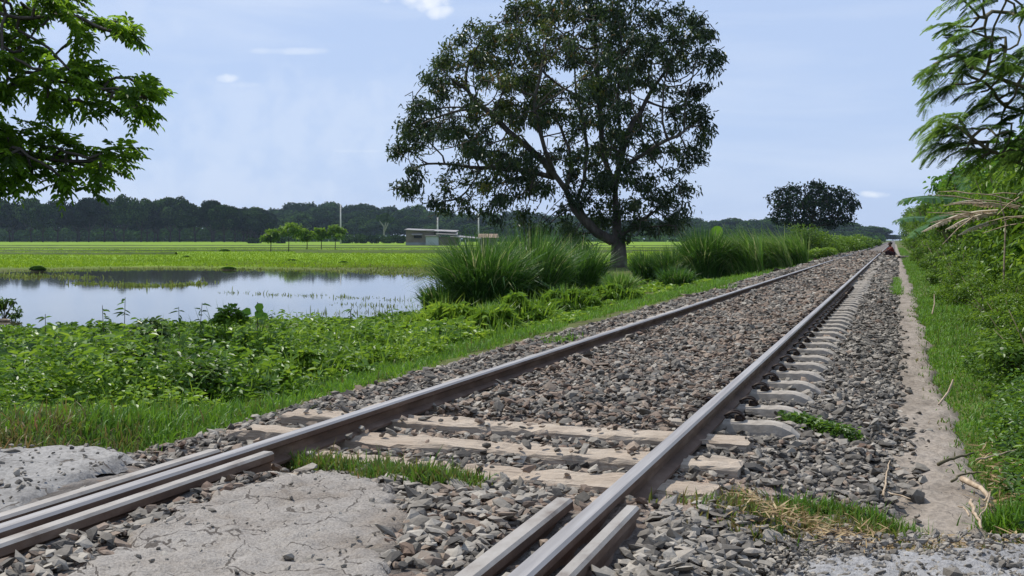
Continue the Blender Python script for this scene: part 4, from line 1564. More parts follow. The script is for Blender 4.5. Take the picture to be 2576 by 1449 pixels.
def build_house():
    zc = 330.0
    k = zc / FV
    root = empty('farmhouse', at(1020, 616.5, zc), YAW)
    mats = {
        'wall': noise_mat('wall_render', [(.3, (.12, .095, .08)), (.6, (.19, .155, .13)), (.8, (.24, .20, .175))], .35, .9),
        'plinth': noise_mat('plinth', [(.3, (.17, .18, .20)), (.7, (.26, .27, .29))], .5, .9),
        'sheet': noise_mat('grey_sheet', [(.3, (.30, .32, .33)), (.7, (.42, .44, .45))], .3, .7),
        'roof': noise_mat('metal_roof', [(.3, (.20, .18, .17)), (.6, (.30, .275, .26)), (.8, (.40, .37, .355))], .25, .55, metal=.1),
        'dark': noise_mat('dark_opening', [(.3, (.012, .011, .010)), (.7, (.03, .027, .025))], .5, .9)}
    X = lambda px: (px - 1020) * k
    Z = lambda py: (616.5 - py) * k
    g = Geo(); box(g, (X(1021), 0, Z(610)), (X(1092), 9, Z(579)))
    w = g.build('wall', mats['wall'], root)
    g = Geo(); box(g, (X(1020.5), -.12, -1), (X(1092), 9, Z(610))); g.build('plinth', mats['plinth'], root)
    g = Geo(); box(g, (X(1041), -.10, Z(599)), (X(1061), .10, Z(588)))
    wf = g.build('window', mats['dark'], root)
    g = Geo()
    v = [(X(1036), -.02, Z(587)), (X(1063), -.02, Z(587)), (X(1063), -1.0, Z(590.5)), (X(1036), -1.0, Z(590.5))]
    v2 = [(a, b, c - .12) for a, b, c in v]
    g.add(v + v2, [(0, 1, 2, 3), (7, 6, 5, 4), (0, 3, 7, 4), (1, 5, 6, 2), (2, 6, 7, 3), (0, 4, 5, 1)])
    g.build('awning', mats['roof'], wf)

    def sheet(name, a, b, c, d, th=.18, mat='roof'):
        g = Geo(); q = [a, b, c, d]; q2 = [(p[0], p[1], p[2] - th) for p in q]
        g.add(q + q2, [(0, 1, 2, 3), (7, 6, 5, 4), (0, 3, 7, 4), (1, 5, 6, 2), (2, 6, 7, 3), (0, 4, 5, 1)])
        return g.build(name, mats[mat], root)
    # main roof slopes from left to right; the lower ones step down
    sheet('roof', (X(1018), -.8, Z(577.2)), (X(1146), -.8, Z(583)), (X(1150), 10, Z(578.5)), (X(1018), 10, Z(573.8)))
    sheet('roof', (X(1100), -2.2, Z(588)), (X(1152), -2.2, Z(590)), (X(1150), 4, Z(584.2)), (X(1088), 4, Z(583.8)))
    sheet('roof', (X(1135), -3.5, Z(594.5)), (X(1212), -3.5, Z(600)), (X(1196), 5, Z(596)), (X(1128), 5, Z(589.6)))
    g = Geo(); box(g, (X(1072), -1.5, -1), (X(1104), 8, Z(593.5))); g.build('metal_panel', mats['sheet'], root)
    sheet('panel_roof', (X(1070), -1.9, Z(593)), (X(1108), -1.9, Z(592.4)), (X(1110), 3, Z(590)), (X(1074), 3, Z(590.6)))
    g = Geo(); box(g, (X(1104), -1.0, -1), (X(1152), 8, Z(596))); g.build('wall', mats['wall'], root)
    for px in (1159, 1172, 1206):
        g = Geo(); box(g, (X(px) - .14, -3.0, -1), (X(px) + .14, -2.7, Z(600.5))); g.build('post', M['pole'], root)
    tag(root, 'low weathered farmhouse with pale metal roofs in several steps, across the rice field', 'house')
    # a second roof just showing above the grass
    root = empty('distant_hut', at(1228, 612, 360), YAW)
    k2 = 360 / FV
    g = Geo(); box(g, (-22 * k2, 0, -1), (22 * k2, 6, 13 * k2)); g.build('wall', mats['wall'], root)
    g = Geo()
    v = [(-27 * k2, -1, 14 * k2), (27 * k2, -1, 14 * k2), (24 * k2, 4, 24 * k2), (-24 * k2, 4, 24 * k2), (-27 * k2, 8, 14 * k2), (27 * k2, 8, 14 * k2)]
    g.add(v, [(0, 1, 2, 3), (3, 2, 5, 4), (0, 3, 4), ] if False else [(0, 1, 2, 3), (3, 2, 5, 4)])
    g.build('roof', noise_mat('brown_roof', [(.3, (.16, .11, .08)), (.7, (.28, .20, .14))], .4, .9), root)
    tag(root, 'small brown-roofed hut half hidden behind the tall grass right of the farmhouse', 'hut')


build_house()

# ------------------------------------------------------------------ grass and weeds
rng = np.random.default_rng(500)


def visible(x, y, margin=.03):
    """roughly inside the view, with a wide margin to the sides"""
    zc = depth(x, y); xc = x * CA + y * SA
    return (zc > 1.5) & (np.abs(xc / np.maximum(zc, .1)) < .4267 + margin + .6 / np.maximum(zc, 1))


def build_grass():
    g = Geo()
    # left verge along the ballast and in front of the weeds
    def patch(n, fx, fy, H, W, tb, lean=.5, cond=None, zf=None, mi=0):
        x = fx(n); y = fy(n) if callable(fy) else fy
        k = visible(x, y, .35)
        if cond is not None: k &= cond(x, y)
        x, y = x[k], y[k]; m = len(x)
        z = (zf or hz)(x, y) - .01
        zc = depth(x, y)
        h = H * np.exp(rng.normal(0, .3, m))
        t = np.clip(tb(x, y) + rng.normal(0, .12, m), 0, 1)
        blades(g, np.stack([x, y, z], 1), rng.uniform(0, 6.28, m), h, W * (1 + zc / 16), np.abs(rng.normal(lean, .35, m)), t)
    # strip beside the ballast, y 4.2..60
    for y0, y1, dens in ((4.2, 8, 2600), (8, 14, 1500), (14, 26, 700), (26, 60, 220), (60, 150, 60)):
        n = int(dens * (y1 - y0) * 1.6)
        patch(n, lambda n: rng.uniform(-5.0, -3.05, n), rng.uniform(y0, y1, n), .06 if y0 < 20 else .10, .006, lambda x, y: .62 + .3 * sn(x, y, .8, 3),
              .55, lambda x, y: x < -3.28 - .40 * smooth(5, 14, y) + .25 * smooth(22, 40, y) + .12 * sn(x * 0, y, 1.3, 4) + .10 * sn(x, y, .3, 6))
    # brownish grass that edges the road on the left
    n = 42000
    patch(n, lambda n: rng.uniform(-9.5, -2.55, n), rng.uniform(3.6, 6.2, n), .085, .006, lambda x, y: .22 + .28 * smooth(4.3, 5.2, y) + .18 * sn(x, y, .5, 7), .5,
          lambda x, y: (sdist(ROADL, x, y) < -.04) & (y > 4.02 + .12 * sn(x, y, .6, 2) + .10 * smooth(-3.0, -2.6, x)) & (x < -2.78 + .1 * sn(x, y, .3, 1)))
    # the tuft between the asphalt patch and the timbers
    def band(n, pts, wid, z):
        P = np.array([gnd(a, b, z)[:2] for a, b in pts])
        t = rng.uniform(0, len(P) - 1.001, n); i = t.astype(int); f = t - i
        q = P[i] * (1 - f)[:, None] + P[i + 1] * f[:, None]
        return q[:, 0] + rng.normal(0, wid, n), q[:, 1] + rng.normal(0, wid, n)
    for pts, wid, n, H, tb, z in (([(735, 1160), (850, 1185), (960, 1205), (1080, 1225), (1190, 1235)], .030, 3600, .040, .33, .05),
                                 ([(930, 1200), (1060, 1232), (1150, 1240)], .035, 2200, .045, .36, .07),
                                 ([(1990, 1308), (2110, 1312), (2250, 1318), (2340, 1322)], .035, 2200, .042, .42, -.04),
                                 ([(1850, 1330), (2050, 1345), (2330, 1340), (2480, 1345)], .045, 2400, .045, .24, -.03),
                                 ([(1760, 1320), (1900, 1340), (1960, 1380), (1850, 1385)], .07, 900, .035, .25, .0),
                                 ([(2520, 1300), (2600, 1290), (2700, 1290)], .05, 3000, .065, .55, -.05),
                                 ([(1770, 730), (1830, 733)], .12, 260, .10, .6, .0), ([(1390, 870), (1430, 860)], .08, 200, .05, .6, .0)):
        x, y = band(n, pts, wid, z)
        zz = np.maximum(bedz(x, y), hz(x, y)) + .012 * (x < -.9)
        h = H * np.exp(rng.normal(0, .35, n))
        blades(g, np.stack([x, y, zz], 1), rng.uniform(0, 6.28, n), h, .0045 + .0012 * depth(x, y) * .4, np.abs(rng.normal(.5, .4, n)), np.clip(tb + rng.normal(0, .13, n), 0, 1))
    # right of the footpath
    for y0, y1, dens in ((4.0, 7, 4200), (7, 12, 3000), (12, 22, 1300), (22, 60, 320), (60, 160, 60)):
        n = int(dens * (y1 - y0) * .75)
        y = rng.uniform(y0, y1, n)
        patch(n, lambda n: rng.uniform(.24, 1.05, n), y, .036 if y0 < 12 else .06, .0055, lambda x, y: .60 + .2 * sn(x, y, .7, 5) - .45 * smooth(6.2, 4.8, y) * smooth(.2, .45, x), .6,
              lambda x, y: x > path_edges(y)[1] - .02 + np.abs(rng.normal(0, .03, len(x))) + .03 * sn(x, y, .25, 3))
    n = 1500
    y = rng.uniform(3.9, 24, n); l, r = path_edges(y)
    x = r - np.abs(rng.normal(0, .05, n)); k = sn(x, y, .45, 8) > .15
    x, y = x[k], y[k]; n = len(x)
    blades(g, np.stack([x, y, np.full(n, -.085)], 1), rng.uniform(0, 6.28, n), .030 * np.exp(rng.normal(0, .3, n)), .005 * (1 + y / 16), np.abs(rng.normal(.6, .3, n)), np.clip(rng.normal(.42, .2, n), 0, 1))
    # tufts growing on the footpath edge further along
    x, y = rng.normal(.02, .05, 900), rng.uniform(22, 31, 900)
    blades(g, np.stack([x, y, np.full(900, -.1)], 1), rng.uniform(0, 6.28, 900), .14, .018, .5, np.clip(rng.normal(.6, .1, 900), 0, 1))
    o = g.build('grass', M['grass'])
    tag(o, 'short bright grass along the ballast, the footpath and the road edges', 'grass', kind='stuff')


build_grass()


def build_straw():
    g = Geo()
    # dead stems lying in the grass right of the path
    n = 2600
    x = rng.uniform(.30, 1.0, n); y = rng.uniform(3.7, 6.6, n)
    k = (rng.random(n) < smooth(.30, .42, x) * smooth(6.8, 5.2, y)) & (x > path_edges(y)[1] - .03)
    x, y = x[k], y[k]; m = len(x)
    p = np.stack([x, y, hz(x, y) + rng.uniform(.005, .05, m)], 1)
    az = rng.uniform(0, 6.28, m)
    leaves(g, p, np.stack([np.cos(az), np.sin(az), rng.normal(0, .2, m)], 1), UP + rng.normal(0, .4, (m, 3)), rng.uniform(.04, .12, m), rng.uniform(.004, .012, m), rng.uniform(0, .8, m), .1, .0)
    n = 1200
    x = rng.uniform(-.45, .5, n); y = 3.62 + rng.normal(0, .09, n)
    az = rng.uniform(0, 6.28, n)
    leaves(g, np.stack([x, y, bedz(x, y) * (x < .1) + .02 + .05 * (x < .1) + (x >= .1) * .01], 1), np.stack([np.cos(az), np.sin(az), rng.normal(.1, .2, n)], 1), UP + rng.normal(0, .4, (n, 3)), rng.uniform(.02, .06, n), rng.uniform(.003, .007, n), rng.uniform(0, .8, n), .1, .0)
    o = g.build('dry_litter', M['straw'])
    tag(o, 'brown dead leaves and stems lying by the footpath and road edge', 'plant litter', kind='stuff')


build_straw()


def weed_plants(g, x, y, z, h, ll, tint, per=22, spread=.5, upright=.25):
    n = len(x)
    idx = np.repeat(np.arange(n), per); m = len(idx)
    t = rng.uniform(.15, 1.0, m)
    az = rng.uniform(0, 6.28, m)
    rad = spread * h[idx] * rng.uniform(.1, 1, m) * (1.15 - .75 * t)
    lx = rng.normal(0, .12, n)[idx] * h[idx] * t; ly = rng.normal(0, .12, n)[idx] * h[idx] * t
    p = np.stack([x[idx] + lx + rad * np.cos(az), y[idx] + ly + rad * np.sin(az), z[idx] + h[idx] * t], 1)
    d = np.stack([np.cos(az), np.sin(az), rng.normal(upright, .35, m)], 1)
    L = ll[idx] * rng.uniform(.55, 1.25, m)
    leaves(g, p, d, norm(UP + rng.normal(0, .35, (m, 3))), L, L * rng.uniform(.42, .62, m), np.clip(tint[idx] + rng.normal(0, .11, m), 0, 1), .18, .25)


def build_weeds():
    g = Geo()
    # the bank between the track and the pond
    for zc0, zc1, dens, sc in ((4.5, 8, 120, 1.0), (8, 12, 75, 1.1), (12, 17, 40, 1.35), (17, 26, 20, 1.7), (26, 45, 8, 2.3)):
        lo = -.85 if zc0 < 17 else -.6
        A = (.46 - lo) * (zc1 ** 2 - zc0 ** 2) * .5
        n = int(A * dens)
        zc = np.sqrt(rng.uniform(zc0 ** 2, zc1 ** 2, n)); xc = rng.uniform(lo, .3, n) * zc
        x = xc * CA - zc * SA; y = xc * SA + zc * CA
        edge = -3.75 - .45 * smooth(6, 12, y) + .35 * sn(x * 0, y, 2.2, 3) + .15 * sn(x, y, .6, 5) - .9 * smooth(14, 24, y)
        sd = sdist(POND, x, y)
        k = (x < edge) & (sd < .25) & ~((y < 5.0 + .35 * sn(x, y, .9, 2)) & (x < -3)) 
        x, y, zc, sd = x[k], y[k], zc[k], sd[k]
        n = len(x)
        lump = np.clip(sn(x, y, 1.7, 8), -1, .8)
        hole = smooth(-.25, -.6, sn(x, y, 1.15, 6)) * smooth(11, 8.5, y)
        hmax = .34 * smooth(0, .9, edge[k] - x) + .08
        h = hmax * np.exp(rng.normal(0, .25, n)) * (1 + .75 * lump) * (1 - .86 * smooth(11.5, 16, zc))
        h = np.clip(h * 1.08, .04, .64 - .34 * smooth(9, 12.5, zc))
        h *= (1 - .55 * smooth(6.2, 4.9, y)) * (1 - .75 * hole)
        fr = sn(x, y, 2.6, 9)
        tint = np.clip(.55 + .28 * fr - .25 * hole + .22 * smooth(8, 14, y) * smooth(-8.5, -5.0, x) + .12 * smooth(-6, -4.2, x), .08, .9)  # leaves in the hollows tinted darker: shade put into the colour
        ll = (.058 + .020 * sn(x, y, 1.1, 4)) * sc
        weed_plants(g, x, y, hz(x, y), h, ll, tint, 24 if zc0 < 12 else 18)
    # fine weedy grass among them
    n = 27000
    zc = np.sqrt(rng.uniform(5 ** 2, 22 ** 2, n)); xc = rng.uniform(-.8, .25, n) * zc
    x = xc * CA - zc * SA; y = xc * SA + zc * CA
    k = (x < -4.0 + .3 * sn(x * 0, y, 2.2, 3)) & (sdist(POND, x, y) < .35) & (y > 5.3)
    x, y, zc = x[k], y[k], zc[k]
    blades(g, np.stack([x, y, hz(x, y)], 1), rng.uniform(0, 6.28, len(x)), rng.uniform(.12, .38, len(x)) * (1 - .75 * smooth(11.5, 16, zc)) * (1 - .6 * smooth(6.3, 5, y)), .006 * (1 + zc / 14), np.abs(rng.normal(.35, .25, len(x))), np.clip(rng.normal(.68, .15, len(x)), 0, 1))
    # low weeds right of the footpath, below the hedge
    n = 1500
    x = rng.uniform(.42, 1.25, n); y = rng.uniform(4.3, 11, n) 
    k = x > .44 + .16 * smooth(5.5, 8, y) + .10 * sn(x * 0, y, .9, 4)
    x, y = x[k], y[k]
    weed_plants(g, x, y, hz(x, y), .10 + .14 * smooth(.45, 1.0, x) + .06 * rng.random(len(x)), np.full(len(x), .036), np.clip(rng.normal(.42, .16, len(x)), 0, 1), 18)
    # leafy patch on the ballast beside the first concrete sleeper
    P = np.array([gnd(a, b, .0)[:2] for a, b in ((1990, 1075), (2060, 1085), (2140, 1095))])
    t = rng.uniform(0, 1, 90)
    q = P[0] + (P[2] - P[0]) * t[:, None] + rng.normal(0, .035, (90, 2))
    weed_plants(g, q[:, 0], q[:, 1], bedz(q[:, 0], q[:, 1]), np.full(90, .06), np.full(90, .028), np.clip(rng.normal(.35, .12, 90), 0, 1), 16, .8)
    o = g.build('weeds', M['weed_leaf'])
    tag(o, 'knee-high leafy weeds covering the bank between the track and the pond', 'weeds', kind='stuff')


build_weeds()


def build_pond_plants():
    g = Geo()
    # grassy margin and drifts of sprouting reed in the shallow water
    def drift(pts, n, wid, H, W, z=-.6):
        P = np.array([gnd(a, b, z)[:2] for a, b in pts])
        t = rng.uniform(0, len(P) - 1.001, n); i = t.astype(int); f = t - i
        q = P[i] * (1 - f)[:, None] + P[i + 1] * f[:, None]
        q += np.clip(rng.normal(0, 1, (n, 1)), -2, 2) * wid * np.array((-SA, CA)) + rng.normal(0, .25, (n, 2))
        m = sn(q[:, 0], q[:, 1], 1.6, 3) > -.25
        q = q[m]; n = len(q)
        blades(g, np.stack([q[:, 0], q[:, 1], np.full(n, z - .02)], 1), rng.uniform(0, 6.28, n), H * np.exp(rng.normal(0, .4, n)), W, np.abs(rng.normal(.4, .3, n)), np.clip(rng.normal(.55, .25, n), 0, 1))
    drift([(-100, 682), (150, 679), (400, 676), (640, 678), (900, 683), (1120, 692)], 2600, .8, .08, .05)
    drift([(540, 664), (760, 666), (960, 672), (1130, 682)], 4200, 3.5, .09, .06, -.53)
    drift([(0, 690), (60, 698), (140, 694), (230, 700)], 900, .6, .10, .05)
    drift([(200, 712), (300, 717), (420, 720), (520, 712)], 900, .35, .09, .05)
    drift([(560, 735), (680, 742), (800, 744), (900, 750), (1020, 756)], 420, .25, .06, .022)
    drift([(860, 765), (960, 770), (1040, 772)], 160, .2, .06, .02)
    drift([(760, 790), (900, 788), (1020, 785)], 150, .25, .09, .016)
    o = g.build('reeds', M['reed'])
    tag(o, 'sparse yellowish reed shoots along the margin and across the pond', 'reeds', kind='stuff')
    # rice stalks over the near half of the field
    g = Geo()
    n = 60000
    zc = 1 / rng.uniform(1 / 230, 1 / 62, n); xc = rng.uniform(-.50, .22, n) * zc
    x = xc * CA - zc * SA; y = xc * SA + zc * CA
    k = (sdist(POND, x, y) < -1.0) & (x < -14) 
    x, y, zc = x[k], y[k], zc[k]
    kk = sn(x, y, 14, 3) > -.9
    x, y, zc = x[kk], y[kk], zc[kk]
    m = len(x)
    blades(g, np.stack([x, y, hz(x, y)], 1), rng.uniform(0, 6.28, m), rng.uniform(.06, .15, m), .05 * zc / 70, np.abs(rng.normal(.4, .3, m)), np.clip(.5 + .3 * sn(x, y, 20, 5) + rng.normal(0, .15, m), 0, 1))
    o = g.build('rice', M['rice'])
    tag(o, 'bright yellow-green rice standing in the field beyond the pond', 'rice', kind='stuff')
    # low banks between the paddies
    g = Geo()
    for zc, a, b in ((150, -.5, .16), (205, -.5, .2), (118, -.5, -.28), (290, -.5, .25), (132, -.18, .1)):
        u = np.linspace(a, b, 60)
        z2 = zc * (1 + .02 * np.sin(u * 19 + zc))
        x = u * z2 * CA - z2 * SA; y = u * z2 * SA + z2 * CA
        c = np.stack([x, y, hz(x, y)], 1)
        w = .5 * zc / 150 + .3
        f = np.array((-SA, CA, 0))
        V = np.stack([c - f * w - UP * .1, c - f * w * .4 + UP * .24, c + f * w * .4 + UP * .24, c + f * w - UP * .1], 1)
        idx = np.arange(240).reshape(60, 4)
        g.add(V, np.stack([idx[:-1, :-1], idx[1:, :-1], idx[1:, 1:], idx[:-1, 1:]], -1).reshape(-1, 4))
    o = g.build('field_bank', noise_mat('bank_grass', [(.3, (.045, .075, .012)), (.7, (.09, .13, .02))], .8, .9, obj=False))
    tag(o, kind='structure')
    # dark clods and tufts that stand out of the field
    for px, py, w, h, lab in ((95, 680, 44, 11, 'largest dark mound, at the far shore of the pond on the left'), (566, 633, 30, 6, 'dark mound in the middle of the rice field, left of the saplings'), (470, 648, 20, 5, 'small dark clod in the rice field between pond and far trees'),
                              (735, 657, 26, 5, 'dark clod in the field below the second sapling'), (864, 663, 26, 6, 'dark clod by the marshy shore below the rightmost sapling'), (575, 676, 40, 5, 'flat dark clod right at the pond edge')):
        zc = FV * (CAMH + .54) / (py - HOR); k = zc / FV
        b = at(px, py, zc)
        g = Geo()
        n = 900
        r = np.sqrt(rng.random(n)); a = rng.uniform(0, 6.28, n)
        W = w * k / 2; H = h * k
        p = np.stack([r * np.cos(a) * W, r * np.sin(a) * W * .6, H * .75 * (1 - r ** 2)], 1)
        v = []
        m = 14
        hz_, rr = np.linspace(0, 1, 6), None
        for q in range(6):
            rad = 1 - q / 5
            for s in range(m):
                th = s / m * 6.283
                e = 1 + .2 * math.sin(3 * th + q)
                v.append((rad * W * math.cos(th) * e, rad * W * .6 * math.sin(th) * e, H * .8 * (1 - rad ** 2) - .05))
        f = [(q * m + s, q * m + (s + 1) % m, (q + 1) * m + (s + 1) % m, (q + 1) * m + s) for q in range(5) for s in range(m)]
        g.add(v, f, 0, 0)
        blades(g, p, a, H * .5, .03 * zc / 40, .7, rng.uniform(0, .5, n), mi=1)
        o = g.build('earth_mound', [M['soil'], M['tall_grass']])
        o.location = [float(q) for q in b]
        tag(o, lab, 'mound')


build_pond_plants()


# ------------------------------------------------------------------ tall grass clumps
def clump(px, py, wpx, hpx, n, lab, tb=.4, lean=.45, wind=0.0, zg=None, cat='grass clump', name='grass_clump', group='tall grass clumps between the pond and the track', L=1.0):
    zg = -.35 if zg is None else zg
    b = gnd(px, py, zg)
    b[2] = float(hz(b[0], b[1]))
    zc = depth(b[0], b[1]); k = zc / FV
    W = wpx / 2 * k * (.42 if not wind else .62); H = hpx * k
    g = Geo()
    r = np.sqrt(rng.random(n)); a = rng.uniform(0, 6.28, n)
    p = np.stack([r * np.cos(a) * W, r * np.sin(a) * W * .8, np.zeros(n)], 1)
    az = a + rng.normal(0, .5, n)
    ln = np.abs(.10 + lean * r + rng.normal(0, .22, n))
    if wind:
        # bent over to one side
        dx = np.cos(az) * ln + wind * CA; dy = np.sin(az) * ln + wind * SA
        az = np.arctan2(dy, dx); ln = np.hypot(dx, dy)
    h = H * 1.15 * rng.uniform(.35, 1.15, n) * (1 - .12 * r) * L
    t = np.clip(tb + .15 * rng.normal(0, 1, n) + .15 * r * rng.random(n), 0, .92)
    t = np.where(rng.random(n) < .05, 1.0, t)
    blades(g, p, az, h, rng.uniform(.012, .024, n) * (1 + zc / 60), ln, t, .75)
    o = g.build(name, M['tall_grass'])
    o.location = [float(v) for v in b]
    tag(o, lab, cat, group)
    return o


rng = np.random.default_rng(61)
clump(1215, 762, 360, 172, 3400, 'biggest fountain-like clump of long grass, its blades arching out over the pond', .40, .72, L=1.05)
clump(1335, 752, 300, 178, 3000, 'upright clump of long grass directly behind the arching pond clump', .42, .5)
clump(1445, 738, 240, 140, 2200, 'darker clump of long grass just left of the big tree trunk', .33, .5)
clump(1105, 765, 150, 80, 900, 'low outermost tuft of long grass leaning into the water', .40, .75)
clump(1560, 748, 120, 66, 1200, 'small bright tuft of broad grass in front of the big tree trunk', .72, .6)
clump(1625, 700, 130, 75, 1100, 'dark short clump of grass right of the big tree trunk', .26, .4)
clump(1690, 702, 150, 85, 1300, 'dark clump between the trunk and the tallest right-hand clump', .24, .4)
clump(1775, 705, 190, 122, 2600, 'tall dark green clump of reed grass under the round bright leaf', .34, .42)
clump(1850, 704, 230, 128, 4200, 'wind-bent pale-topped clump of reed grass beside the track', .70, .30, -.80)
clump(1925, 696, 220, 116, 4200, 'wind-bent reed grass clump leaning left, second from its far end', .74, .30, -.9)
clump(1985, 688, 150, 92, 2600, 'last reed grass clump along the track before the low shrubs', .66, .35, -.7)
clump(1700, 722, 170, 50, 900, 'low fringe of grass at the foot of the reed clumps', .42, .6)
for px, py, h, lab in ((1500, 728, 60, 'weedy tuft in front of the dark clump left of the trunk'), (1240, 790, 46, 'leafy grass tuft at the foot of the fountain-like clump'), (1420, 760, 52, 'leafy grass tuft between pond clump and ballast')):
    clump(px, py, 130, h, 800, lab, .6, .7)


def build_bank_shrubs():
    """bushes further along on the left side, and the single broad leaves"""
    global rng
    rng = np.random.default_rng(71)
    for px, py, wpx, hpx, tb, lab in ((2030, 640, 130, 82, .25, 'olive shrub with a flat top below the dome-shaped tree'), (2075, 640, 110, 58, .55, 'bright shrub beyond the last reed clump'), (2120, 634, 110, 44, .55, 'rounded light shrub beside the far track'),
                                      (2160, 629, 80, 36, .45, 'small rounded shrub nearest the vanishing rails'), (2050, 652, 100, 30, .8, 'low yellow-green growth at the edge of the far ballast'), (2188, 622, 50, 22, .4, 'tiny far shrub left of the vanishing rails')):
        zg = -.1
        b = gnd(px, py, zg); zc = depth(b[0], b[1]); k = zc / FV
        W = wpx / 2 * k; H = hpx * k
        g = Geo()
        lob = [((rng.uniform(-.75, .75) * W, rng.uniform(-.5, .5) * W, H * rng.uniform(.15, .72)), (W * .42, W * .42, H * .30)) for _ in range(14)]
        lobe_crown(g, lob, 3200, 3.2 * k * 1.6, 1.7 * k * 1.6, lambda p, u, n: np.clip(rng.normal(tb, .18, n) + .1 * u[:, 2], 0, 1), .7)  # tops of the lobes painted lighter, as if lit from above
        for q in range(5):
            tube(g, [(0, 0, -.05), (rng.uniform(-.5, .5) * W, 0, H * .55)], [.03, .012], 5, 0.0, 1)
        o = g.build('trackside_shrub', [M['hedge_leaf'], M['twig']]); o.location = [float(v) for v in b]
        tag(o, lab, 'shrub')
    # round bright leaf on its stalk above the reed clumps
    b = gnd(1797, 690, -.3); zc = depth(b[0], b[1]); k = zc / FV
    root = empty('broad_leaf_plant', b)
    g = Geo(); tube(g, [(0, 0, 0), (.02, 0, 60 * k), (0, 0, 108 * k)], [.014, .012, .008], 6); g.build('stem', M['twig'], root)
    for (dx, dz, s, yaw, tl) in ((0, 104, 34, .5, .6), (-30, 92, 28, 1.9, .9), (22, 84, 26, -1.4, .8), (8, 66, 24, .5, .9)):
        g = Geo(); n = 22
        th = np.linspace(0, 6.283, n, endpoint=False)
        r = s / 2 * k * (1 - .12 * np.cos(th))
        v = np.stack([r * np.sin(th), .08 * r * np.cos(2 * th), r * 1.1 * (1 - np.cos(th)) - 0], 1)
        v = np.concatenate([v, [(0, -.03, r.mean())]])
        ca, sa = math.cos(yaw), math.sin(yaw)
        v2 = v.copy(); v2[:, 1] = v[:, 1] - v[:, 2] * math.sin(tl); v2[:, 2] = v[:, 2] * math.cos(tl)
        v3 = v2.copy(); v3[:, 0] = v2[:, 0] * ca - v2[:, 1] * sa; v3[:, 1] = v2[:, 0] * sa + v2[:, 1] * ca
        v3 += np.array((dx * k * CA, dx * k * SA, dz * k - (s * k if False else s * k * .5)))
        g.add(v3, [(i, (i + 1) % n, n) for i in range(n)], .55)
        g.build('leaf', M['big_leaf'], root, True)
    tag(root, 'plant with one large round bright leaf rising above the reed clumps', 'plant')
    # young plant with two heart-shaped leaves over the weeds
    zc = 10.5; b = at(640, 604, zc); b[2] = float(hz(b[0], b[1])); k = zc / FV
    root = empty('heart_leaf_plant', b)
    top = at(648, 760, zc) - b
    g = Geo(); tube(g, [(0, 0, 0), top * .5 + (.01, 0, 0), top], [.006, .005, .003], 6); g.build('stem', M['twig'], root)
    for (px, py, dx, dz, L) in ((648, 762, .45, -.9, .085), (640, 786, .9, -.25, .10), (632, 790, -.8, .35, .09), (655, 795, .8, -.1, .08), (618, 800, -.9, .1, .085)):
        g = Geo()
        p = at(px, py, zc) - b
        leaves(g, p[None], np.array([(dx * CA, dx * SA - .15, dz)]), np.array([(-SA * -1.0, -CA, .55)]), L, L * 1.05, .8, .15, .05)
        g.build('leaf', M['big_leaf'], root)
    tag(root, 'young plant with heart-shaped leaves standing above the weeds in front of the water', 'plant')
    # weed spires against the water
    for px, top, zc, lab in ((322, 748, 9.5, 'tallest thin weed with tiered leaves standing against the pond'), (245, 768, 9.2, 'slanting thin weed left of the tallest one, against the pond'), (105, 790, 9.0, 'leafy weed top at the left, against the pond'),
                             (455, 772, 10.2, 'drooping-headed weed between the tallest weed and the heart-leaved plant'), (500, 762, 10.4, 'feathery weed just left of the heart-leaved plant'), (560, 775, 10.6, 'bushy weed top near the heart-leaved plant'),
                             (870, 772, 12.0, 'broad-leaved weed top at the right part of the water'), (985, 775, 13, 'thin weed stalk near the water in front of the long grass')):
        b = at(px, 604, zc); b[2] = float(hz(b[0], b[1])); k = zc / FV
        T = at(px + rng.uniform(-8, 14), top, zc) - b
        g = Geo()
        bend = rng.normal(0, .02, 3) * (1, 1, 0)
        sp = np.array([(0, 0, 0), T * .5 + bend, T])
        tube(g, sp, [.005, .004, .0022], 5, 0.2, 1)
        n = 15
        t = np.sort(rng.uniform(.55, 1.0, n) ** .7)
        p = T[None] * t[:, None] + bend[None] * (4 * t * (1 - t))[:, None]
        az = rng.uniform(0, 6.28, n)
        leaves(g, p, np.stack([np.cos(az), np.sin(az), rng.normal(.1, .25, n)], 1), UP + rng.normal(0, .2, (n, 3)), .085 * rng.uniform(.5, 1.2, n), .030 * rng.uniform(.5, 1.1, n), np.clip(rng.normal(.4, .15, n), 0, 1), .15, .3)
        o = g.build('tall_weed', [M['weed_leaf'], M['twig']]); o.location = [float(v) for v in b]
        tag(o, lab, 'weed')
    # twiggy bush and pale log in the water at the left edge
    b = gnd(8, 806, -.6); zc = depth(b[0], b[1]); k = zc / FV
    g = Geo()
    for q in range(9):
        a = rng.uniform(0, 6.28)
        e = np.array((math.cos(a) * .28, math.sin(a) * .2, rng.uniform(.15, .42)))
        tube(g, [(0, 0, -.05), e * .5 + (0, 0, .04), e], [.012, .008, .004], 5, 0, 1)
    lob = [((rng.uniform(-.3, .32), rng.uniform(-.15, .15), rng.uniform(.10, .36)), (.12, .1, .07)) for _ in range(9)]
    lobe_crown(g, lob, 420, .085, .035, lambda p, u, n: np.clip(rng.normal(.22, .15, n), 0, 1), .9)
    o = g.build('water_bush', [M['hedge_leaf'], M['twig']]); o.location = [float(v) for v in b]
    tag(o, 'small dark bush growing out of the water at the left edge of the pond', 'shrub')
    g = Geo()
    tube(g, [(-.45, 0, .0), (0, .02, .03), (.28, .0, .02)], [.035, .032, .022], 8)
    o = g.build('floating_log', M['dry_stick']); o.location = (float(b[0] + .08), float(b[1] - .3), -.60); o.rotation_euler = (0, 0, YAW)
    tag(o, 'pale log floating in the pond under the small water bush', 'log')


build_bank_shrubs()


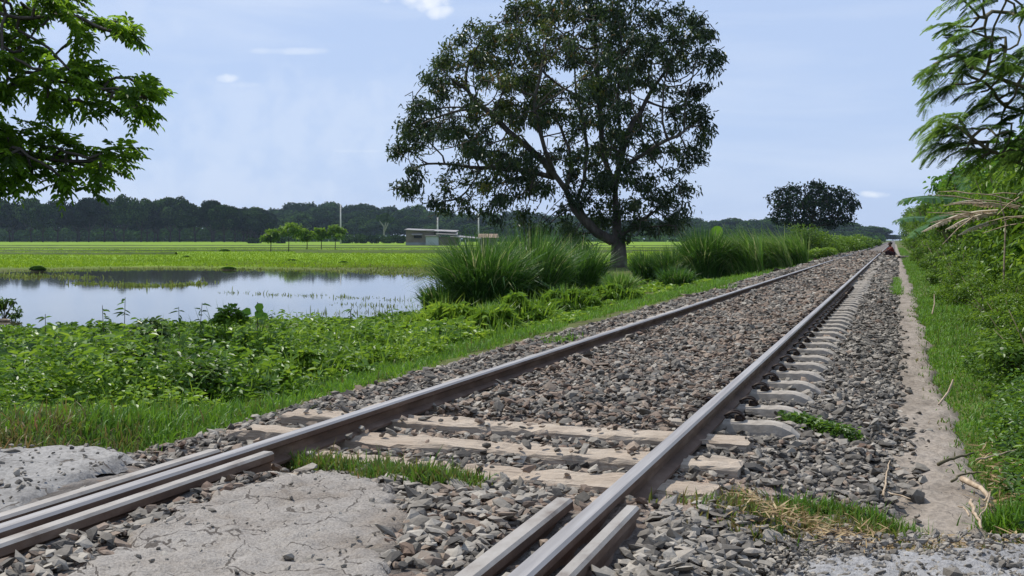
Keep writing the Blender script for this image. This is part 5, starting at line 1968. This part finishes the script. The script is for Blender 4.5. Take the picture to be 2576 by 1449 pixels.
# ------------------------------------------------------------------ hedge at the right
def bush_proto(seed, n, L, W, H, rad, mat, tb, cat='hedge_shrub'):
    global rng
    rng = np.random.default_rng(seed)
    root = empty(cat, (0, 0, 0))
    g = Geo()
    lob = []
    for k in range(30):
        a = rng.uniform(0, 6.28); z = H * rng.uniform(.05, .92)
        env = rad * (1.0 - .50 * (z / H) ** 2.2) * (.75 + .25 * min(1, z / (.25 * H)))
        r = env * rng.uniform(.45, .88)
        s = rng.uniform(.20, .36) * rad
        lob.append(((r * math.cos(a), r * math.sin(a), z), (s, s, s * .8)))
    lobe_crown(g, lob, n, L, W, lambda p, u, k: np.clip(tb + .16 * rng.normal(0, 1, k) + .10 * u[:, 2] + .10 * sn(p[:, 0], p[:, 1] + p[:, 2], .7, 4), 0, 1), .75, 0, .3, .2)  # leaves facing up get a lighter tint, imitating light from the sky
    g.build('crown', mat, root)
    g = Geo()
    for k in range(16):
        a = rng.uniform(0, 6.28); e = rad * rng.uniform(.4, .95)
        tube(g, [(0, 0, -.1), (.4 * e * math.cos(a), .4 * e * math.sin(a), H * .35), (e * math.cos(a + .2), e * math.sin(a + .2), H * rng.uniform(.4, .98))], [.028, .018, .006], 5)
    g.build('stem', M['twig'], root, True)
    return root


def build_hedge():
    global rng
    P = [bush_proto(301, 4600, .085, .048, 2.3, 1.05, M['hedge_leaf'], .42), bush_proto(302, 4600, .07, .042, 2.1, 1.0, M['hedge_leaf'], .50),
         bush_proto(303, 3200, .12, .062, 2.5, 1.1, M['hedge_leaf'], .36), bush_proto(304, 5200, .065, .036, 1.9, 1.0, M['hedge_leaf'], .58)]
    B = [bush_proto(311, 1700, .20, .125, 2.9, 1.2, M['big_leaf'], .55, 'broadleaf_shrub'), bush_proto(312, 2000, .17, .10, 2.8, 1.15, M['big_leaf'], .42, 'broadleaf_shrub')]
    rng = np.random.default_rng(320)
    rows = [(1.85, 9.2, 0, .88), (1.95, 10.6, 3, 1.05), (1.95, 12.0, 1, 1.0), (2.0, 13.4, 2, 1.0), (1.95, 14.9, 3, 1.1), (2.0, 16.6, 0, 1.05), (1.95, 18.6, 1, 1.0), (2.05, 21.2, 2, 1.0), (2.0, 24.2, 3, 1.05), (2.1, 27.6, 0, 1.05), (2.05, 31.5, 1, 1.1),
            (2.1, 36, 2, 1.1), (2.1, 41, 3, 1.2), (2.2, 47, 0, 1.2), (2.2, 54, 1, 1.25), (2.25, 62, 2, 1.3), (2.3, 71, 3, 1.4), (2.35, 82, 0, 1.5), (2.4, 95, 1, 1.6), (2.5, 110, 2, 1.7), (2.6, 128, 3, 1.9), (2.8, 150, 0, 2.2), (3.2, 180, 1, 2.6), (3.6, 215, 2, 3)]
    used = [False] * 4
    for i, (x, y, p, s) in enumerate(rows):
        o = P[p] if not used[p] else copy_tree(P[p])
        used[p] = True
        o.location = (x + float(rng.uniform(-.08, .08)), y, float(hz(x, y)))
        o.rotation_euler = (0, 0, float(rng.uniform(0, 6.28)))
        o.scale = (s, s, s * float(rng.uniform(.9, 1.08)))
        if i == 0: tag(o, 'lowest nearest bush of the hedge, at the right edge above the dry litter', 'shrub', 'bushes of the hedge along the footpath')
        else: tag(o, 'small-leaved bush of the dense hedge running along the right of the footpath', 'shrub', 'bushes of the hedge along the footpath')
    # low front plants where the hedge meets the grass
    for i in range(16):
        y = 8.2 * 1.13 ** i
        p = int(rng.integers(0, 4)); s = .34 + .02 * i
        o = copy_tree(P[p]); o.location = (.98 + .02 * i + float(rng.uniform(-.05, .08)), y, float(hz(1.0, y)) - .05); o.rotation_euler = (0, 0, float(rng.uniform(0, 6.28))); o.scale = (s, s * 1.3, s * .72)
        tag(o, 'low bush at the foot of the hedge, spilling towards the grass strip', 'shrub', 'low bushes at the foot of the hedge')
    rows = [(2.05, 10.2, 1, .62), (2.0, 12.7, 0, .70), (2.1, 15.8, 1, .75), (2.9, 12.2, 0, .95), (3.0, 14.8, 1, 1.0), (2.9, 17.5, 0, 1.05), (3.1, 20.5, 1, 1.12), (3.0, 24.5, 0, 1.15), (3.2, 29, 1, 1.2), (3.1, 35, 0, 1.25), (3.2, 43, 1, 1.35), (3.2, 53, 0, 1.45), (3.3, 66, 1, 1.7)]
    used = [False] * 2
    for i, (x, y, p, s) in enumerate(rows):
        o = B[p] if not used[p] else copy_tree(B[p])
        used[p] = True
        o.location = (x, y, float(hz(x, y)))
        o.rotation_euler = (0, 0, float(rng.uniform(0, 6.28))); o.scale = (s, s, s)
        tag(o, 'broad-leaved bush standing among the small-leaved hedge bushes on the right', 'shrub', 'broad-leaved bushes in the hedge')


build_hedge()


def banana_leaf(g, pts, w, tint, drop=.8, tear=.35):
    """a torn banana leaf: midrib tube and hanging strips to both sides"""
    pts = np.asarray(pts, float)
    u = np.linspace(0, 1, 26)
    k = np.linspace(0, 1, len(pts))
    c = np.stack([np.interp(u, k, pts[:, i]) for i in range(3)], 1)
    # soften corners
    for _ in range(3): c[1:-1] = (c[:-2] + 2 * c[1:-1] + c[2:]) / 4
    tube(g, c, (.016 if w > .1 else .024) * (1.15 - u), 5, .95)
    t = norm(np.gradient(c, axis=0))
    s = norm(np.cross(t, UP))
    wid = w * np.sin(np.clip(u * 1.02 + .02, 0, 1) * math.pi) ** .55
    n = 25
    for sg in (-1, 1):
        for i in range(n):
            if rng.random() < .06: continue
            dr = drop * rng.uniform(.6, 1.25)
            a, b = c[i], c[i] + (c[i + 1] - c[i]) * rng.uniform(1 - tear * .5, 1.02)
            o1 = s[i] * sg * wid[i]; d1 = norm(s[i] * sg * math.cos(dr) - UP * math.sin(dr)) * wid[i]
            mid = norm(s[i] * sg * math.cos(dr * .35) - UP * math.sin(dr * .35)) * wid[i] * .5
            end = mid + norm(s[i] * sg * math.cos(dr) - UP * math.sin(dr)) * wid[i] * .55 * rng.uniform(.75, 1.1)
            sh = t[i] * wid[i] * .25
            tt = np.clip(tint + rng.normal(0, .08), 0, 1)
            g.add([a, b, b + mid + sh * .4, a + mid + sh * .4, b + end + sh - (b - a) * .12, a + end + sh + (b - a) * .12], [(0, 1, 2, 3), (3, 2, 4, 5)], tt)


def build_bananas():
    global rng
    rng = np.random.default_rng(401)

    def plant(px, zc, top, leaf_list, lab):
        b = at(px, 604, zc); b[2] = float(hz(b[0], b[1]))
        root = empty('banana_plant', b)
        T = at(px, top, zc) - b
        g = Geo(); tube(g, [(0, 0, -.1), T * .5 + (.02, 0, 0), T], [.13, .10, .07], 9, .3)
        g.build('stem', M['banana_leaf'], root, True)
        for pts, w, dry, tint in leaf_list:
            g = Geo()
            q = [T * .97] + [at(a, c, zc + dz) - b for a, c, dz in pts]
            banana_leaf(g, q, w, tint, .9 if not dry else 1.25)
            g.build('leaf', M['banana_dry'] if dry else M['banana_leaf'], root)
        tag(root, lab, 'banana plant')
    plant(2490, 26.5, 500, [([(2395, 498, 0), (2330, 492, -.3), (2270, 500, -.5), (2262, 512, -.5)], .26, 0, .35), ([(2440, 480, .3), (2420, 440, .6), (2370, 448, .8)], .26, 0, .5), ([(2470, 470, -.2), (2530, 480, -.4)], .25, 0, .55), ([(2400, 535, -.5), (2350, 545, -1), (2330, 560, -1.1)], .22, 0, .4)],
          'banana plant in the hedge whose torn leaf hangs out highest over the footpath')
    plant(2440, 39, 540, [([(2345, 545, 0), (2290, 544, -.3), (2256, 552, -.6), (2250, 562, -.6)], .30, 0, .3), ([(2370, 525, .3), (2400, 505, .6), (2440, 510, .8)], .28, 0, .45), ([(2340, 560, -.5), (2300, 580, -1), (2285, 600, -1.2)], .26, 0, .5)],
          'banana plant farther along the hedge with a flat torn leaf over the rails')
    plant(2600, 14.8, 520, [([(2460, 533, -.6), (2400, 545, -.9), (2350, 567, -1.1), (2318, 584, -1.1)], .05, 1, .6), ([(2470, 540, -.7), (2420, 556, -1), (2378, 578, -1.2)], .06, 1, .7), ([(2500, 515, -.5), (2440, 505, -.9), (2390, 512, -1.1)], .06, 1, .5), ([(2490, 560, -.7), (2440, 575, -1.0), (2410, 592, -1.1)], .05, 1, .6),
                            ([(2540, 500, -.7), (2560, 490, -.8)], .16, 0, .6), ([(2560, 510, -.7), (2600, 520, -.8)], .08, 1, .6)],
          'banana plant with pale dead leaf ribs arching down out of the hedge')
    # tangle of bare dead twigs above it
    zc = 12.8
    b = at(2520, 604, zc); b[2] = float(hz(b[0], b[1]))
    g = Geo()
    for q in range(20):
        x0 = at(rng.uniform(2440, 2600), rng.uniform(488, 560), zc + rng.uniform(-.5, .3)) - b
        d = np.array((-CA, -SA, 0)) * rng.uniform(.15, .55) + np.array((0, 0, 1)) * rng.uniform(-.16, .10) + rng.normal(0, .05, 3)
        tube(g, [x0, x0 + d * .5 + (0, 0, .02), x0 + d], [.008, .006, .003], 4)
    tube(g, [(0, 0, 0), at(2530, 560, zc) - b, at(2515, 500, zc) - b], [.012, .010, .006], 6)
    o = g.build('dead_bush', M['dry_stick']); o.location = [float(v) for v in b]
    tag(o, 'tangle of bare pale dead twigs caught in the hedge at the right edge', 'dead bush')
    # two thin stalks standing out of the front of the hedge
    for (a, c, a2, c2), zc, lab in (((2345, 790, 2350, 740), 9.6, 'thin pale bare stalk standing upright in front of the hedge'), ((2362, 1018, 2398, 955), 5.7, 'thin pale straw leaning in the grass right of the footpath')):
        p0 = at(a, c, zc); p1 = at(a2, c2, zc + .1)
        g = Geo(); tube(g, [(0, 0, 0), (p1 - p0) * .5 + (.01, 0, 0), p1 - p0], [.006, .0055, .004], 5)
        o = g.build('dry_stalk', M['dry_stick']); o.location = [float(v) for v in p0]
        tag(o, lab, 'stalk')


build_bananas()


# ------------------------------------------------------------------ sticks, loose rocks
def build_sticks():
    global rng
    rng = np.random.default_rng(451)
    for name, pts, z, r, lab in (
            ('stick', ((795, 1357), (850, 1392), (935, 1452), (980, 1490)), .095, .0075, 'long pale stick lying on the cracked asphalt at the bottom'),
            ('straw', ((2222, 1250), (2229, 1205), (2238, 1160)), -.04, .0045, 'pale upright-looking straw lying across the edge of the ballast'),
            ('straw', ((2110, 1160), (2135, 1180), (2160, 1205)), -.03, .0035, 'thin straw lying on the stones left of the paler straw'),
            ('straw', ((2235, 1243), (2270, 1250), (2290, 1256)), -.055, .0035, 'thin straw pointing at the small stone on the footpath'),
            ('stick', ((2358, 1167), (2400, 1155), (2450, 1143)), -.06, .0075, 'dark brown stick lying across the footpath'),
            ('stick', ((2392, 1212), (2420, 1196), (2470, 1190)), -.055, .005, 'thin bent brown twig on the right of the footpath'),
            ('stick', ((2425, 1208), (2460, 1228), (2500, 1258)), -.045, .012, 'thick pale broken stick at the right edge of the footpath'),
            ('stick', ((2440, 1262), (2452, 1290), (2470, 1330)), -.02, .007, 'pale short stick below the thick broken one, nearest the road'),
            ('straw', ((2478, 1262), (2490, 1240), (2482, 1280), (2462, 1300)), -.03, .004, 'curled straw beside the thick broken stick'),
            ('straw', ((2455, 1160), (2500, 1150), (2560, 1130)), .0, .004, 'straw stem in the dry litter right of the footpath'),
            ('straw', ((2440, 1300), (2425, 1280), (2410, 1278)), -.03, .0035, 'short straw left of the curled straw')):
        P = []
        for px, py in pts:
            q = gnd(px, py, z)
            P.append(q)
        P = np.array(P)
        P[:, 2] += rng.uniform(0, .006, len(P))
        b = P.mean(0)
        g = Geo()
        u = np.linspace(0, 1, 10); k = np.linspace(0, 1, len(P))
        c = np.stack([np.interp(u, k, P[:, i]) for i in range(3)], 1) - b + rng.normal(0, r * .35, (10, 3))
        tube(g, c, r * (1.1 - .5 * u), 6)
        o = g.build(name, M['dry_stick'] if 'dark' not in lab and 'brown' not in lab else M['twig'], None, True)
        o.location = [float(v) for v in b]
        tag(o, lab, 'stick' if name == 'stick' else 'straw')
    for px, py, z, s, t, lab in ((918, 1410, .085, .048, .05, 'dark grey rock on the asphalt beside the long stick'), (990, 1412, .085, .030, .5, 'flat pale stone on the asphalt right of the dark rock'),
                                 (2282, 1252, -.06, .016, .02, 'small dark stone alone on the footpath'), (2265, 955, -.07, .03, .1, 'dark stone at the ballast edge on the footpath'),
                                 (1425, 1222, .03, .036, .8, 'brown angular rock on the dirt before the check rail'), (1205, 1108, .05, .03, .75, 'brown stone resting on the middle timber sleeper')):
        p = gnd(px, py, z)
        g = Geo()
        add_stones(g, np.array([(0, 0, s * .3)]), np.array([s]), np.array([t]), .6)
        o = g.build('rock', M['stone']); o.location = [float(v) for v in p]
        tag(o, lab, 'rock')


build_sticks()


# ------------------------------------------------------------------ person sitting by the far track
def build_person():
    zc = 66.0
    b = gnd(2246, 641, -.03)
    b = at(2246, 641.5, zc); b[2] = -.05
    root = empty('person', b)
    # squatting figure seen from the side, facing the rails
    J = {'pelvis': (0, 0, .17), 'waist': (-.02, 0, .30), 'chest': (-.08, 0, .47), 'neck': (-.13, 0, .585), 'head0': (-.15, 0, .66), 'head': (-.165, 0, .74), 'crown': (-.16, 0, .80),
         'shl': (-.11, -.17, .53), 'ell': (-.30, -.19, .40), 'wrl': (-.46, -.10, .33), 'hal': (-.53, -.07, .31), 'shr': (-.11, .17, .53), 'elr': (-.30, .19, .40), 'wrr': (-.46, .10, .33), 'har': (-.53, .07, .31),
         'hil': (-.03, -.10, .17), 'knl': (-.38, -.16, .40), 'anl': (-.24, -.13, .06), 'tol': (-.42, -.14, .03), 'hir': (-.03, .10, .17), 'knr': (-.38, .16, .40), 'anr': (-.24, .13, .06), 'tor': (-.42, .14, .03)}
    R_ = {'pelvis': .13, 'waist': .125, 'chest': .14, 'neck': .055, 'head0': .075, 'head': .10, 'crown': .075, 'sh': .06, 'el': .045, 'wr': .032, 'ha': .038, 'hi': .10, 'kn': .065, 'an': .042, 'to': .035}
    E = [('pelvis', 'waist'), ('waist', 'chest'), ('chest', 'neck'), ('neck', 'head0'), ('head0', 'head'), ('head', 'crown')]
    for s in 'lr': E += [('chest', 'sh' + s), ('sh' + s, 'el' + s), ('el' + s, 'wr' + s), ('wr' + s, 'ha' + s), ('pelvis', 'hi' + s), ('hi' + s, 'kn' + s), ('kn' + s, 'an' + s), ('an' + s, 'to' + s)]
    names = list(J)

    def skinned(nm, keys, edges, mat, grow_=0.0):
        me = bpy.data.meshes.new(nm)
        me.from_pydata([J[k] for k in keys], [(keys.index(a), keys.index(c)) for a, c in edges], [])
        me.materials.append(mat)
        o = link(nm, me, root)
        md = o.modifiers.new('skin', 'SKIN')
        sv = me.skin_vertices[0] if len(me.skin_vertices) else None
        if sv is None:
            bm = bmesh.new(); bm.from_mesh(me); bm.verts.layers.skin.verify(); bm.to_mesh(me); bm.free(); sv = me.skin_vertices[0]
        for i, k in enumerate(keys):
            r = R_.get(k, R_.get(k[:2], .05)) + grow_
            sv.data[i].radius = (r, r)
        sv.data[0].use_root = True
        sub = o.modifiers.new('sub', 'SUBSURF'); sub.levels = 1; sub.render_levels = 2
        return o
    skin = noise_mat('skin', [(.3, (.10, .05, .03)), (.7, (.16, .085, .05))], 4, .6)
    shirt = noise_mat('dark_red_shirt', [(.3, (.11, .018, .014)), (.7, (.20, .035, .025))], 5, .85)
    shorts = noise_mat('dark_trousers', [(.3, (.025, .012, .014)), (.7, (.06, .025, .028))], 5, .85)
    hair = noise_mat('black_hair', [(.3, (.006, .005, .004)), (.7, (.014, .011, .01))], 30, .5)
    skinned('body', names, E, skin)
    tk = ['pelvis', 'waist', 'chest', 'shl', 'shr', 'ell', 'elr']
    skinned('shirt', tk, [('pelvis', 'waist'), ('waist', 'chest'), ('chest', 'shl'), ('chest', 'shr'), ('shl', 'ell'), ('shr', 'elr')], shirt, .014)
    lk = ['pelvis', 'hil', 'hir', 'knl', 'knr', 'anl', 'anr']
    skinned('trousers', lk, [('pelvis', 'hil'), ('pelvis', 'hir'), ('hil', 'knl'), ('hir', 'knr'), ('knl', 'anl'), ('knr', 'anr')], shorts, .012)
    g = Geo()
    v, f = ICO_V, ICO_F
    bm = bmesh.new(); bmesh.ops.create_icosphere(bm, subdivisions=3, radius=.118)
    me = bpy.data.meshes.new('hair'); bm.to_mesh(me); bm.free()
    co = np.array([p.co for p in me.vertices])
    co[:, 0] = np.where((co[:, 0] < 0) & (co[:, 2] < .02), co[:, 0] * .55, co[:, 0])
    co[:, 2] = np.where(co[:, 2] < -.03, -.03 + (co[:, 2] + .03) * .4, co[:, 2])
    for p, q in zip(me.vertices, co): p.co = (q[0] - .145, q[1], q[2] + .765)
    me.materials.append(hair); link('hair', me, root)
    # face: nose and ears as real bumps on the front of the head
    g = Geo()
    box(g, (-.285, -.014, .715), (-.25, .014, .745)); box(g, (-.18, -.118, .71), (-.15, -.098, .76)); box(g, (-.18, .098, .71), (-.15, .118, .76))
    g.build('face', skin, root)
    root.rotation_euler = (0, 0, YAW)
    tag(root, 'person in dark red squatting at the edge of the ballast far down the track', 'person')
    # pale dry boards and earth at the person's feet
    g = Geo()
    p0 = gnd(2225, 640, 0); p1 = gnd(2262, 648, -.05); p2 = gnd(2288, 645, -.05)
    c = (p0 + p1 + p2) / 3
    q = np.array([p0, (p0 + p1) / 2, p1, (p1 + p2) / 2, p2]) - c
    tube(g, q, [.05, .09, .10, .09, .05], 6)
    o = g.build('dry_branch', M['dry_stick']); o.location = [float(v) for v in c]
    tag(o, 'pale bent branch lying at the feet of the squatting person', 'branch')


build_person()


# ------------------------------------------------------------------ air
def build_haze():
    g = Geo()
    box(g, (-2600, -60, -3.0), (2600, 2500, 75))
    m, nt, N, L, B, O = nodes('haze_air')
    N.remove(B)
    v = N.new('ShaderNodeVolumePrincipled')
    v.inputs['Color'].default_value = (.62, .78, 1, 1)
    v.inputs['Density'].default_value = .00008
    v.inputs['Anisotropy'].default_value = .2
    L.new(v.outputs['Volume'], O.inputs['Volume'])
    o = g.build('haze', m)
    tag(o, kind='stuff', label='thin bluish air over the distant fields and woods', cat='haze')


build_haze()


def build_undergrowth():
    """dark scrub under and behind the far rows of trees"""
    global rng
    rng = np.random.default_rng(909)
    g = Geo()
    n = 16000
    zc = rng.uniform(725, 800, n); xc = rng.uniform(-.46, -.17, n) * zc
    k = zc / FV
    x = xc * CA - zc * SA; y = xc * SA + zc * CA
    z = hz(x, y) + k * rng.uniform(0, 36, n) * (1 + .3 * sn(xc, zc, 40, 3))
    leaves(g, np.stack([x, y, z], 1), runit(n), norm(UP + rng.normal(0, .5, (n, 3))), 2.6, 1.6, np.clip(rng.normal(.3, .2, n), 0, 1), .2, .1)
    n = 6000
    zc = rng.uniform(690, 720, n); xc = rng.uniform(-.2, .31, n) * zc
    k = zc / FV
    x = xc * CA - zc * SA; y = xc * SA + zc * CA
    z = hz(x, y) + k * rng.uniform(0, 12, n)
    leaves(g, np.stack([x, y, z], 1), runit(n), norm(UP + rng.normal(0, .5, (n, 3))), 2.4, 1.5, np.clip(rng.normal(.45, .2, n), 0, 1), .2, .1)
    o = g.build('undergrowth', leaf_mat('scrub_leaf', [(0, (.018, .045, .012)), (.6, (.045, .10, .018)), (1, (.09, .17, .03))], .9, .1, 0))
    tag(o, 'dark scrub under the rows of trees beyond the rice field', 'undergrowth', kind='stuff')


build_undergrowth()


def build_weed_bushes():
    """leafy mounds that stand out of the weeds, each with its own place on the bank"""
    global rng
    rng = np.random.default_rng(333)
    for px, py, w, h, tb, L, lab in (
            (1115, 830, 170, 92, .80, .10, 'bright yellow-green bushy weed mound at the corner of the pond, before the fountain-like clump'),
            (1215, 832, 150, 78, .72, .11, 'leafy weed mound right of the brightest one, above the ballast'),
            (1320, 800, 150, 72, .62, .12, 'long-leaved weed mound in front of the upright grass clump'),
            (1430, 772, 130, 62, .58, .12, 'weed mound below the dark clump left of the big tree trunk'),
            (1540, 752, 110, 46, .55, .12, 'low weed mound just left of the small bright grass tuft'),
            (1000, 862, 190, 66, .66, .075, 'low weed mound along the ballast left of the pond corner'),
            (830, 905, 240, 100, .60, .07, 'broad weed mound on the bank below the pond, nearest the far rail'),
            (600, 935, 260, 130, .50, .068, 'tall weed mound in the middle of the bank under the heart-leaved plant'),
            (360, 985, 330, 150, .34, .062, 'largest creeping weed mound with pale leaf tops and dark hollows'),
            (110, 965, 280, 135, .40, .062, 'weed mound at the left edge of the bank'),
            (520, 1040, 200, 70, .42, .058, 'low dark weed mound where the bank meets the roadside grass'),
            (745, 985, 200, 72, .64, .058, 'low light weed mound sloping down to the ballast stones')):
        zc = FV * (CAMH + .22) / (py - HOR)
        b = at(px, py, zc); b[2] = float(hz(b[0], b[1])); k = zc / FV
        W = w / 2 * k; H = h * k * (1.3 if w > 180 else 1.1)
        g = Geo()
        lob = []
        for q in range(16):
            a = rng.uniform(0, 6.28); r = math.sqrt(rng.random()) * 1.0; q1 = rng.uniform(.16, .36)
            lob.append(((r * math.cos(a) * W, r * math.sin(a) * W * .8, H * rng.uniform(.1, .95) * (1.0 - .65 * r * r)), (W * q1, W * q1, H * rng.uniform(.14, .28))))
        n = int(3000 if w < 200 else 4200)
        tf = lambda p, u, m: np.clip(tb + .15 * rng.normal(0, 1, m) + .08 * u[:, 2], 0, 1)  # leaf colour lightened on upper sides: painted top light
        vol = rng.multinomial(n, np.full(16, 1 / 16))
        for (c, rr), m in zip(lob, vol):
            u = runit(m); u[:, 2] = np.abs(u[:, 2]) * .9 + u[:, 2] * .1
            p = np.array(c) + u * np.array(rr) * (1 - .5 * rng.random(m) ** 1.5)[:, None]
            d = norm(u * (1, 1, .3) * .8 + rng.normal(size=(m, 3)) * (.6, .6, .25))
            if L > .09: leaves(g, p, d, norm(UP + rng.normal(0, .35, (m, 3))), L * rng.uniform(.7, 1.7, m), L * rng.uniform(.22, .38, m), tf(p, u, m), .2, .45)
            else: leaves(g, p, d, norm(UP + rng.normal(0, .3, (m, 3))), L * rng.uniform(.7, 1.3, m), L * rng.uniform(.45, .7, m), tf(p, u, m), .18, .25)
        m = 260
        a = rng.uniform(0, 6.28, m); r = np.sqrt(rng.random(m)) * 1.15
        blades(g, np.stack([r * np.cos(a) * W, r * np.sin(a) * W * .8, H * .25 * (1 - np.minimum(r, 1) ** 2)], 1), a, H * rng.uniform(.4, 1.1, m), .010 * (1 + zc / 25), np.abs(rng.normal(.5, .35, m)), np.clip(tb + .1 + rng.normal(0, .15, m), 0, 1), .8)
        o = g.build('weed_mound', M['creeper_leaf'] if tb < .45 else M['weed_leaf']); o.location = [float(v) for v in b]
        tag(o, lab, 'weed mound', 'weed mounds on the bank')


build_weed_bushes()
